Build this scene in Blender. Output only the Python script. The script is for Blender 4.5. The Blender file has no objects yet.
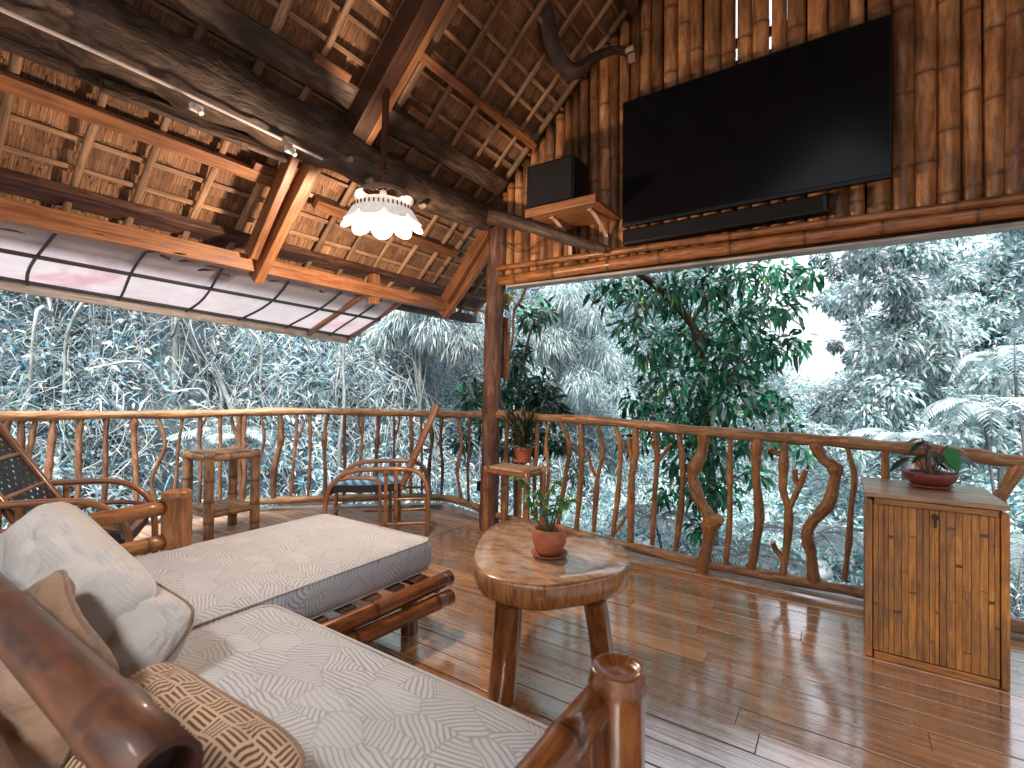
import bpy, bmesh, math, random
import numpy as np
from mathutils import Vector, Matrix, Quaternion
random.seed(7)
RS = np.random.RandomState(11)
SC = bpy.context.scene
COL = SC.collection
V = Vector
# ------------------------------------------------------------------ camera frame
CAM = V((0, 0, 1.2)); FPX = 490.0
_yaw = math.radians(33.8); _pit = math.radians(0.65); _rol = math.radians(0.5)
_F = V((-math.sin(_yaw), math.cos(_yaw), 0)); _R = V((math.cos(_yaw), math.sin(_yaw), 0)); _U = V((0, 0, 1))
CF = (_F * math.cos(_pit) + _U * math.sin(_pit)).normalized()
CR = (_R * math.cos(_rol) + _U * math.sin(_rol)).normalized()
CU = CR.cross(CF).normalized(); CR = CF.cross(CU).normalized()

def ray(px, py):
    return CF + CR * ((px - 512) / FPX) - CU * ((py - 384) / FPX)
def at(px, py, x=None, y=None, z=None):
    """the point of the plane x=, y= or z= that was measured at this place of the photograph"""
    r = ray(px, py)
    if z is not None: t = (z - CAM.z) / r.z
    elif y is not None: t = (y - CAM.y) / r.y
    else: t = (x - CAM.x) / r.x
    return CAM + r * t
# ------------------------------------------------------------------ roof plane
SL = 0.944
def RZ(x): return 2.93 + SL * ((x if x < 0 else -x) + 2.44)
RN = V((-SL, 0, 1)).normalized()        # outward normal of the left slope
RD = V((1, 0, SL)).normalized()         # up the left slope

# ------------------------------------------------------------------ materials
MATS = {}
def nn(nt, t, **k):
    n = nt.nodes.new(t)
    for a, b in k.items():
        if a in n.inputs.keys() if isinstance(a, str) else False: n.inputs[a].default_value = b
        else: setattr(n, a, b)
    return n
def newmat(name):
    m = bpy.data.materials.new(name); m.use_nodes = True
    nt = m.node_tree; nt.nodes.clear()
    o = nt.nodes.new('ShaderNodeOutputMaterial'); b = nt.nodes.new('ShaderNodeBsdfPrincipled')
    nt.links.new(b.outputs[0], o.inputs[0]); MATS[name] = m
    return m, nt, b, o
def ramp(nt, fac, stops):
    r = nt.nodes.new('ShaderNodeValToRGB')
    e = r.color_ramp.elements
    while len(e) < len(stops): e.new(0.5)
    for i, (p, c) in enumerate(stops):
        e[i].position = p; e[i].color = (*c, 1) if len(c) == 3 else c
    nt.links.new(fac, r.inputs[0]); return r.outputs[0]
def mathn(nt, op, a, b=None, c=None):
    n = nt.nodes.new('ShaderNodeMath'); n.operation = op
    for i, x in enumerate((a, b, c)):
        if x is None: continue
        if isinstance(x, (int, float)): n.inputs[i].default_value = x
        else: nt.links.new(x, n.inputs[i])
    return n.outputs[0]
def mixc(nt, f, a, b, mode='MIX'):
    n = nt.nodes.new('ShaderNodeMix'); n.data_type = 'RGBA'; n.blend_type = mode
    for s, x in ((n.inputs[0], f), (n.inputs[6], a), (n.inputs[7], b)):
        if isinstance(x, (int, float)): s.default_value = x
        elif isinstance(x, tuple): s.default_value = (*x, 1) if len(x) == 3 else x
        else: nt.links.new(x, s)
    return n.outputs[2]
def noise(nt, vec, scale, detail=4, rough=0.55, dist=0.0):
    n = nt.nodes.new('ShaderNodeTexNoise'); n.inputs['Scale'].default_value = scale
    n.inputs['Detail'].default_value = detail; n.inputs['Roughness'].default_value = rough
    n.inputs['Distortion'].default_value = dist
    if vec is not None: nt.links.new(vec, n.inputs['Vector'])
    return n.outputs['Fac']

def wood(name, c1, c2, c3=None, rough=0.5, coat=0.0, gu=1.2, gv=16, bump=0.25, mark=(0.02, 0.012, 0.008),
         vary=0.5, blotch=0.5, spec=0.5, roughvar=0.15, bdist=0.004):
    """grain along the UV's u; attribute Col: r = per-piece random, g = node, end or hollow-shade mark"""
    m, nt, b, o = newmat(name)
    uv = nt.nodes.new('ShaderNodeUVMap'); sx = nt.nodes.new('ShaderNodeSeparateXYZ'); nt.links.new(uv.outputs[0], sx.inputs[0])
    at_ = nt.nodes.new('ShaderNodeAttribute'); at_.attribute_name = 'Col'
    sc = nt.nodes.new('ShaderNodeSeparateColor'); nt.links.new(at_.outputs['Color'], sc.inputs[0])
    cx = nt.nodes.new('ShaderNodeCombineXYZ')
    nt.links.new(mathn(nt, 'MULTIPLY', sx.outputs[0], gu), cx.inputs[0])
    nt.links.new(mathn(nt, 'MULTIPLY', sx.outputs[1], gv), cx.inputs[1])
    nt.links.new(mathn(nt, 'MULTIPLY', sc.outputs[0], 61.0), cx.inputs[2])
    g = noise(nt, cx.outputs[0], 1.0, 6, 0.6, 0.9)
    f = noise(nt, cx.outputs[0], 3.3, 4, 0.6, 0.3)
    tc = nt.nodes.new('ShaderNodeTexCoord')
    bl = noise(nt, tc.outputs['Object'], 2.6, 5, 0.6, 0.5)
    stops = [(0.28, c1), (0.68, c2)] if c3 is None else [(0.25, c1), (0.5, c2), (0.75, c3)]
    col = ramp(nt, g, stops)
    fine = ramp(nt, f, [(0.32, (0.52, 0.49, 0.46)), (0.60, (1.10, 1.08, 1.06))])
    col = mixc(nt, 1.0, col, fine, 'MULTIPLY')
    bb = ramp(nt, bl, [(0.3, (1 - blotch,) * 3), (0.62, (1.0,) * 3)])
    col = mixc(nt, 1.0, col, bb, 'MULTIPLY')
    rv = mathn(nt, 'MULTIPLY_ADD', sc.outputs[0], vary, 1.0 - vary * 0.55)
    h = nt.nodes.new('ShaderNodeHueSaturation'); nt.links.new(col, h.inputs['Color']); nt.links.new(rv, h.inputs['Value'])
    h.inputs['Saturation'].default_value = 1.0
    col = mixc(nt, sc.outputs[1], h.outputs[0], mark)
    nt.links.new(col, b.inputs['Base Color'])
    rr = mathn(nt, 'MULTIPLY_ADD', bl, roughvar, rough - roughvar * 0.5)
    nt.links.new(rr, b.inputs['Roughness'])
    b.inputs['Specular IOR Level'].default_value = spec
    b.inputs['Coat Weight'].default_value = coat; b.inputs['Coat Roughness'].default_value = 0.12
    bp = nt.nodes.new('ShaderNodeBump'); bp.inputs['Strength'].default_value = bump; bp.inputs['Distance'].default_value = bdist
    hh = mathn(nt, 'ADD', g, mathn(nt, 'MULTIPLY', f, 0.5)); nt.links.new(hh, bp.inputs['Height'])
    nt.links.new(bp.outputs[0], b.inputs['Normal'])
    return m
def plain(name, c, rough=0.5, metal=0.0, nscale=0, namp=0.25, coat=0.0, bump=0.0, spec=0.5):
    m, nt, b, o = newmat(name)
    b.inputs['Roughness'].default_value = rough; b.inputs['Metallic'].default_value = metal
    b.inputs['Coat Weight'].default_value = coat; b.inputs['Specular IOR Level'].default_value = spec
    tc = nt.nodes.new('ShaderNodeTexCoord')
    n = noise(nt, tc.outputs['Object'], nscale or 20, 5, 0.6)
    lo = tuple(x * (1 - namp) for x in c); hi = tuple(min(1, x * (1 + namp)) for x in c)
    nt.links.new(ramp(nt, n, [(0.3, lo), (0.7, hi)]), b.inputs['Base Color'])
    if bump:
        bp = nt.nodes.new('ShaderNodeBump'); bp.inputs['Strength'].default_value = bump; bp.inputs['Distance'].default_value = 0.005
        nt.links.new(n, bp.inputs['Height']); nt.links.new(bp.outputs[0], b.inputs['Normal'])
    return m
def leafmat(name, rough=0.45, trans=0.35, spec=0.4):
    m, nt, b, o = newmat(name)
    a = nt.nodes.new('ShaderNodeAttribute'); a.attribute_name = 'Col'
    tc = nt.nodes.new('ShaderNodeTexCoord'); n = noise(nt, tc.outputs['Object'], 30, 3)
    c = mixc(nt, 1.0, a.outputs['Color'], ramp(nt, n, [(0.3, (0.8,) * 3), (0.7, (1.1,) * 3)]), 'MULTIPLY')
    nt.links.new(c, b.inputs['Base Color']); b.inputs['Roughness'].default_value = rough
    b.inputs['Specular IOR Level'].default_value = spec
    t = nt.nodes.new('ShaderNodeBsdfTranslucent'); nt.links.new(c, t.inputs[0])
    mx = nt.nodes.new('ShaderNodeMixShader'); mx.inputs[0].default_value = trans
    nt.links.new(b.outputs[0], mx.inputs[1]); nt.links.new(t.outputs[0], mx.inputs[2]); nt.links.new(mx.outputs[0], o.inputs[0])
    return m

wood('bamboo_wall', (.30, .125, .05), (.58, .28, .12), (.76, .45, .23), rough=.42, coat=.05, gu=2.0, gv=12, mark=(.13, .055, .03), vary=1.1, blotch=.6)
wood('bamboo_pole', (.22, .080, .026), (.42, .17, .055), (.56, .28, .11), rough=.35, coat=.25, gu=3, gv=18, mark=(.07, .025, .012), vary=.4, blotch=.4)
wood('bamboo_varnished', (.11, .034, .010), (.28, .095, .027), (.40, .17, .055), rough=.25, coat=.6, gu=3, gv=18, mark=(.035, .014, .008), vary=.3, blotch=.45)
wood('bamboo_grey', (.18, .095, .045), (.36, .20, .10), (.50, .32, .19), rough=.5, coat=.05, gu=3, gv=18, mark=(.08, .04, .02), vary=.4)
wood('cane', (.21, .080, .030), (.42, .18, .07), (.56, .30, .14), rough=.3, coat=.4, gu=2, gv=20, mark=(.08, .03, .015), vary=.4)
wood('rail_wood', (.16, .075, .030), (.38, .20, .085), (.64, .43, .26), rough=.5, coat=.08, gu=3, gv=22, vary=.25, blotch=.55, bump=.7, bdist=.008)
wood('baluster_wood', (.17, .064, .020), (.43, .19, .06), (.60, .33, .14), rough=.48, coat=.08, gu=6, gv=30, vary=.9, blotch=.65, mark=(.5, .27, .15), bump=.7, bdist=.008)
wood('post_wood', (.03, .015, .010), (.14, .060, .034), (.32, .19, .13), rough=.65, coat=.0, gu=2.6, gv=15, vary=.2, blotch=.65, bump=.9, bdist=.012)
wood('log_dark', (.032, .021, .015), (.105, .066, .046), (.26, .19, .145), rough=.6, gu=3.0, gv=14, vary=.2, blotch=.7, bump=1.0, bdist=.02, mark=(.35, .27, .22))
wood('timber', (.19, .075, .032), (.36, .155, .065), (.50, .25, .12), rough=.45, coat=.1, gu=1.5, gv=30, vary=.5, blotch=.4)
wood('timber_dark', (.05, .022, .012), (.11, .045, .022), (.16, .07, .035), rough=.5, gu=1.5, gv=30, vary=.4)
wood('batten', (.26, .145, .08), (.48, .30, .18), (.64, .45, .30), rough=.6, gu=2, gv=40, vary=.7, blotch=.55)
wood('thatch', (.14, .070, .038), (.46, .25, .135), (.72, .48, .30), rough=.8, gu=2.5, gv=95, vary=.75, blotch=.45, bump=1.0, bdist=.01)
wood('table_side', (.30, .11, .035), (.48, .21, .07), (.58, .30, .12), rough=.22, coat=.6, gu=4, gv=14, vary=.2, blotch=.3)
wood('table_top', (.42, .25, .14), (.60, .40, .25), (.72, .55, .40), rough=.14, coat=1.0, gu=4, gv=9, vary=.2, blotch=.15, bump=.12)  # paler than the side wood: white reflections on the top put into the colour
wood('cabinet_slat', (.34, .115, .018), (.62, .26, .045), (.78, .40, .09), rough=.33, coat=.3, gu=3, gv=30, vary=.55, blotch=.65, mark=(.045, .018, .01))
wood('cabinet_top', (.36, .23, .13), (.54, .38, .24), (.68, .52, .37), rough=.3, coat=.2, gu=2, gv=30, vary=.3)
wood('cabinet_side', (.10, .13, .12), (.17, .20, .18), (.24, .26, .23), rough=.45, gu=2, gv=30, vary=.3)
wood('deck_bay', (.30, .19, .13), (.45, .31, .22), (.58, .44, .34), rough=.4, gu=1.3, gv=26, vary=.4, blotch=.4)
wood('edge_strip', (.36, .33, .30), (.5, .47, .44), (.62, .59, .56), rough=.4, gu=1.3, gv=26, vary=.2)
wood('vine', (.26, .30, .32), (.42, .48, .50), (.6, .66, .68), rough=.7, gu=2, gv=8, vary=.8)
wood('bark_pale', (.10, .12, .125), (.24, .28, .29), (.42, .47, .48), rough=.8, gu=2, gv=10, vary=.4, bump=.8, bdist=.02)
wood('bark_brown', (.06, .035, .025), (.16, .10, .07), (.26, .18, .13), rough=.8, gu=2, gv=10, vary=.4, bump=.8, bdist=.02)
wood('stem_green', (.05, .12, .03), (.12, .24, .07), rough=.5, vary=.4)
# varnished deck boards
def deckmat():
    m = wood('deck_board', (.34, .155, .062), (.54, .285, .125), (.70, .44, .24), rough=.24, coat=.0, gu=1.1, gv=24, vary=.38, blotch=.32, bump=.16, mark=(.02, .01, .006), spec=1.0)
    nt = m.node_tree; b = [n for n in nt.nodes if n.type == 'BSDF_PRINCIPLED'][0]
    tc = nt.nodes.new('ShaderNodeTexCoord')
    n1 = noise(nt, tc.outputs['Object'], 3.0, 6, 0.65, 0.4); n2 = noise(nt, tc.outputs['Object'], 14, 4, 0.6)
    s = mathn(nt, 'ADD', mathn(nt, 'MULTIPLY', n1, 0.7), mathn(nt, 'MULTIPLY', n2, 0.3))
    mr = nt.nodes.new('ShaderNodeMapRange'); mr.inputs[1].default_value = .35; mr.inputs[2].default_value = .65
    mr.inputs[3].default_value = .13; mr.inputs[4].default_value = .34
    nt.links.new(s, mr.inputs[0]); nt.links.new(mr.outputs[0], b.inputs['Roughness'])
    b.inputs['Coat Weight'].default_value = 1.0; b.inputs['Coat Roughness'].default_value = .07; b.inputs['Coat IOR'].default_value = 2.8
    # broad unevenness of the varnish
    bp2 = nt.nodes.new('ShaderNodeBump'); bp2.inputs['Strength'].default_value = .10; bp2.inputs['Distance'].default_value = .006
    n3 = noise(nt, tc.outputs['Object'], 7, 2, 0.5)
    nt.links.new(n3, bp2.inputs['Height']); old = b.inputs['Normal'].links[0].from_socket
    nt.links.new(old, bp2.inputs['Normal']); nt.links.new(bp2.outputs[0], b.inputs['Normal']); nt.links.new(bp2.outputs[0], b.inputs['Coat Normal'])
deckmat()
plain('black_plastic', (.005, .005, .006), .4, nscale=60, spec=.3)
wood('bamboo_dull', (.06, .020, .009), (.15, .050, .019), (.23, .085, .035), rough=.55, coat=.12, gu=3, gv=14, mark=(.06, .025, .014), vary=.3, blotch=.5)
wood('baluster_silhouette', (.10, .045, .022), (.25, .12, .06), (.42, .25, .15), rough=.55, gu=6, gv=30, vary=.9, blotch=.6, bump=.7, bdist=.008)  # darker copy of the baluster wood: backlit silhouette put into the colour
plain('speaker_cloth', (.003, .003, .004), .9, nscale=300, namp=.5, bump=.3)
plain('tv_screen', (.006, .006, .008), .16, nscale=5, spec=.14)
plain('terracotta', (.40, .125, .055), .65, nscale=11, namp=.4, bump=.25)
plain('terracotta_dark', (.20, .045, .03), .4, nscale=14, coat=.2)
plain('soil', (.035, .022, .015), .9, nscale=60, bump=1)
plain('conduit', (.62, .58, .56), .4, nscale=10)
plain('clip_white', (.75, .72, .70), .4, nscale=30)
plain('dark_bar', (.03, .028, .035), .5, nscale=10)
plain('bracket_metal', (.62, .42, .32), .4, nscale=10)
plain('lock_metal', (.05, .03, .02), .4, metal=.6)
plain('cable', (.015, .014, .014), .5)
plain('rock', (.50, .55, .58), .85, nscale=5, namp=.35, bump=.8)
plain('rock_white', (.70, .73, .76), .8, nscale=4, namp=.2, bump=.5)
plain('black_weave', (.014, .014, .016), .5, nscale=40, namp=.3)
leafmat('leaf'); leafmat('leaf_gloss', rough=.3, trans=.25, spec=.55)
plain('fallen', (.07, .03, .035), .8, nscale=30)

def fabric(name, kind, c, line, scale=1.0, rough=.85):
    m, nt, b, o = newmat(name)
    tc = nt.nodes.new('ShaderNodeTexCoord')
    b.inputs['Roughness'].default_value = rough; b.inputs['Sheen Weight'].default_value = .25
    big = noise(nt, tc.outputs['Object'], 5, 4, .6)
    weave = noise(nt, tc.outputs['Object'], 320, 2, .5)
    base = mixc(nt, 1.0, c, ramp(nt, big, [(.3, (.90,) * 3), (.7, (1.04,) * 3)]), 'MULTIPLY')
    mask = None
    if kind == 'leafy':
        sp = nt.nodes.new('ShaderNodeSeparateXYZ'); nt.links.new(tc.outputs['Object'], sp.inputs[0])
        cx = nt.nodes.new('ShaderNodeCombineXYZ')
        nt.links.new(mathn(nt, 'MULTIPLY_ADD', sp.outputs[2], .9, sp.outputs[0]), cx.inputs[0])
        nt.links.new(mathn(nt, 'MULTIPLY_ADD', sp.outputs[2], -.6, sp.outputs[1]), cx.inputs[1])
        wn = nt.nodes.new('ShaderNodeTexNoise'); wn.inputs['Scale'].default_value = 6; nt.links.new(cx.outputs[0], wn.inputs['Vector'])
        wv = nt.nodes.new('ShaderNodeVectorMath'); wv.operation = 'MULTIPLY_ADD'
        nt.links.new(wn.outputs['Color'], wv.inputs[0]); wv.inputs[1].default_value = (.06, .06, 0); nt.links.new(cx.outputs[0], wv.inputs[2])
        st = nt.nodes.new('ShaderNodeMapping'); st.inputs['Scale'].default_value = (5.6 * scale, 10.5 * scale, 1); st.inputs['Rotation'].default_value = (0, 0, .55)
        nt.links.new(wv.outputs[0], st.inputs[0])
        vo = nt.nodes.new('ShaderNodeTexVoronoi'); vo.voronoi_dimensions = '2D'; vo.inputs['Scale'].default_value = 1; nt.links.new(st.outputs[0], vo.inputs['Vector'])
        ve = nt.nodes.new('ShaderNodeTexVoronoi'); ve.voronoi_dimensions = '2D'; ve.feature = 'DISTANCE_TO_EDGE'; ve.inputs['Scale'].default_value = 1; nt.links.new(st.outputs[0], ve.inputs['Vector'])
        sc_ = nt.nodes.new('ShaderNodeSeparateColor'); nt.links.new(vo.outputs['Color'], sc_.inputs[0])
        vr = nt.nodes.new('ShaderNodeVectorRotate'); vr.rotation_type = 'Z_AXIS'
        nt.links.new(wv.outputs[0], vr.inputs['Vector']); nt.links.new(mathn(nt, 'MULTIPLY_ADD', sc_.outputs[0], 2.4, .3), vr.inputs['Angle'])
        wa = nt.nodes.new('ShaderNodeTexWave'); wa.inputs['Scale'].default_value = 17 * scale; wa.inputs['Distortion'].default_value = 1.6; wa.inputs['Detail'].default_value = 1; wa.inputs['Detail Scale'].default_value = .6
        nt.links.new(vr.outputs[0], wa.inputs['Vector'])
        stripes = ramp(nt, wa.outputs['Fac'], [(.18, (1,) * 3), (.42, (0,) * 3)])
        on = ramp(nt, sc_.outputs[1], [(.10, (.5,) * 3), (.2, (1,) * 3)])
        edge = ramp(nt, ve.outputs['Distance'], [(.006, (.8,) * 3), (.03, (0,) * 3)])
        mask = mixc(nt, 1.0, mixc(nt, 1.0, stripes, on, 'MULTIPLY'), edge, 'LIGHTEN')
        fade = noise(nt, tc.outputs['Object'], 9, 3)
        mask = mixc(nt, 1.0, mask, ramp(nt, fade, [(.3, (.6,) * 3), (.6, (1,) * 3)]), 'MULTIPLY')
    elif kind == 'basket':
        uv = nt.nodes.new('ShaderNodeUVMap')
        wn = nt.nodes.new('ShaderNodeTexNoise'); wn.inputs['Scale'].default_value = 5; nt.links.new(uv.outputs[0], wn.inputs['Vector'])
        wv = nt.nodes.new('ShaderNodeVectorMath'); wv.operation = 'MULTIPLY_ADD'
        nt.links.new(wn.outputs['Color'], wv.inputs[0]); wv.inputs[1].default_value = (.035, .035, 0); nt.links.new(uv.outputs[0], wv.inputs[2])
        mp = nt.nodes.new('ShaderNodeMapping'); mp.inputs['Scale'].default_value = (11, 11, 1); nt.links.new(wv.outputs[0], mp.inputs[0])
        ck = nt.nodes.new('ShaderNodeTexChecker'); ck.inputs['Scale'].default_value = 1; ck.inputs[1].default_value = (1, 1, 1, 1); ck.inputs[2].default_value = (0, 0, 0, 1)
        nt.links.new(mp.outputs[0], ck.inputs['Vector'])
        s2 = nt.nodes.new('ShaderNodeSeparateXYZ'); nt.links.new(mp.outputs[0], s2.inputs[0])
        fx = mathn(nt, 'FRACT', s2.outputs[0]); fy = mathn(nt, 'FRACT', s2.outputs[1])
        def bars(a, c2):   # four bars across the cell, with a pale gap at its border
            k = mathn(nt, 'SINE', mathn(nt, 'MULTIPLY_ADD', a, 2 * math.pi * 4, -math.pi / 2))
            bar = mathn(nt, 'GREATER_THAN', k, .05)
            inn = mathn(nt, 'MULTIPLY', mathn(nt, 'GREATER_THAN', c2, .07), mathn(nt, 'LESS_THAN', c2, .93))
            return mathn(nt, 'MULTIPLY', bar, inn)
        mask = mixc(nt, ck.outputs['Fac'], bars(fx, fy), bars(fy, fx))
    elif kind == 'stitch':
        uv = nt.nodes.new('ShaderNodeUVMap')
        s2 = nt.nodes.new('ShaderNodeSeparateXYZ'); nt.links.new(uv.outputs[0], s2.inputs[0])
        wob = noise(nt, uv.outputs[0], 4, 3)
        k = mathn(nt, 'SINE', mathn(nt, 'MULTIPLY', mathn(nt, 'ADD', s2.outputs[1], mathn(nt, 'MULTIPLY', wob, .06)), 240))
        w = mathn(nt, 'MULTIPLY', mathn(nt, 'GREATER_THAN', k, .2), mathn(nt, 'GREATER_THAN', noise(nt, uv.outputs[0], 6, 2), .55))
        mask = mathn(nt, 'MULTIPLY', w, .22)
    if mask is not None: base = mixc(nt, mask, base, line)
    nt.links.new(base, b.inputs['Base Color'])
    bp = nt.nodes.new('ShaderNodeBump'); bp.inputs['Strength'].default_value = .5; bp.inputs['Distance'].default_value = .002
    cre = noise(nt, tc.outputs['Object'], 7 if kind in ('stitch', 'plain') else 3, 3, .5, 2.2)
    hh = mathn(nt, 'ADD', mathn(nt, 'MULTIPLY', weave, .5), mathn(nt, 'MULTIPLY', cre, 16 if kind in ('stitch', 'plain') else 7))
    nt.links.new(hh, bp.inputs['Height']); nt.links.new(bp.outputs[0], b.inputs['Normal'])
    return m
fabric('mattress_cloth', 'leafy', (.56, .595, .64), (.29, .31, .34), scale=1.35)
fabric('pillow_white', 'stitch', (.56, .55, .54), (.40, .34, .32))
fabric('pillow_tan', 'plain', (.27, .17, .11), (.2, .1, .05))
fabric('pillow_basket', 'basket', (.52, .37, .23), (.11, .042, .022))
fabric('piping', 'plain', (.22, .14, .09), (.2, .1, .05))

def awningmat():
    m, nt, b, o = newmat('awning_cloth')
    tc = nt.nodes.new('ShaderNodeTexCoord')
    n = noise(nt, tc.outputs['Object'], 1.6, 5, .6, .6); n2 = noise(nt, tc.outputs['Object'], 9, 4, .6)
    c = ramp(nt, n, [(.35, (.46, .43, .46)), (.55, (.56, .51, .55)), (.66, (.50, .33, .37))])
    c = mixc(nt, .5, c, ramp(nt, n2, [(.3, (.75,) * 3), (.6, (1,) * 3)]), 'MULTIPLY')
    nt.links.new(c, b.inputs['Base Color']); b.inputs['Roughness'].default_value = .4
    t = nt.nodes.new('ShaderNodeBsdfTranslucent'); nt.links.new(c, t.inputs[0])
    mx = nt.nodes.new('ShaderNodeMixShader'); mx.inputs[0].default_value = .40
    nt.links.new(b.outputs[0], mx.inputs[1]); nt.links.new(t.outputs[0], mx.inputs[2]); nt.links.new(mx.outputs[0], o.inputs[0])
awningmat()
def glow(name, c, strength, base=(.8, .75, .7)):
    m, nt, b, o = newmat(name)
    b.inputs['Base Color'].default_value = (*base, 1); b.inputs['Emission Color'].default_value = (*c, 1)
    b.inputs['Emission Strength'].default_value = strength
    t = nt.nodes.new('ShaderNodeTexCoord'); n = noise(nt, t.outputs['Object'], 40, 4)
    nt.links.new(mathn(nt, 'MULTIPLY_ADD', n, strength * .8, strength * .55), b.inputs['Emission Strength'])
glow('bulb_glow', (1, .78, .62), 8)
glow('shell_shade', (1, .88, .82), .34, (.42, .40, .38))
plain('bead_shade', (.42, .30, .24), .5, nscale=160, namp=.8)
def groundmat():
    m, nt, b, o = newmat('ground')
    tc = nt.nodes.new('ShaderNodeTexCoord')
    n = noise(nt, tc.outputs['Object'], 1.2, 8, .65, .5); n2 = noise(nt, tc.outputs['Object'], 12, 6, .7)
    c = ramp(nt, n, [(.3, (.025, .040, .052)), (.5, (.10, .15, .18)), (.68, (.34, .44, .49))])
    c = mixc(nt, .9, c, ramp(nt, n2, [(.3, (.35,) * 3), (.65, (1.2,) * 3)]), 'MULTIPLY')
    nt.links.new(c, b.inputs['Base Color']); b.inputs['Roughness'].default_value = .95
    bp = nt.nodes.new('ShaderNodeBump'); bp.inputs['Strength'].default_value = 1; bp.inputs['Distance'].default_value = .08
    nt.links.new(n2, bp.inputs['Height']); nt.links.new(bp.outputs[0], b.inputs['Normal'])
groundmat()
def webmat(name, c1, c2, s=90):   # woven seat stripes
    m, nt, b, o = newmat(name)
    uv = nt.nodes.new('ShaderNodeUVMap'); sp = nt.nodes.new('ShaderNodeSeparateXYZ'); nt.links.new(uv.outputs[0], sp.inputs[0])
    k = mathn(nt, 'SINE', mathn(nt, 'MULTIPLY', mathn(nt, 'ADD', sp.outputs[0], mathn(nt, 'MULTIPLY', sp.outputs[1], .25)), s))
    k2 = mathn(nt, 'SINE', mathn(nt, 'MULTIPLY', sp.outputs[1], s * 4))
    f = mathn(nt, 'GREATER_THAN', mathn(nt, 'ADD', k, mathn(nt, 'MULTIPLY', k2, .25)), 0)
    nt.links.new(mixc(nt, f, c1, c2), b.inputs['Base Color']); b.inputs['Roughness'].default_value = .4
webmat('blue_weave', (.04, .30, .60), (.60, .80, .92))

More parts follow.
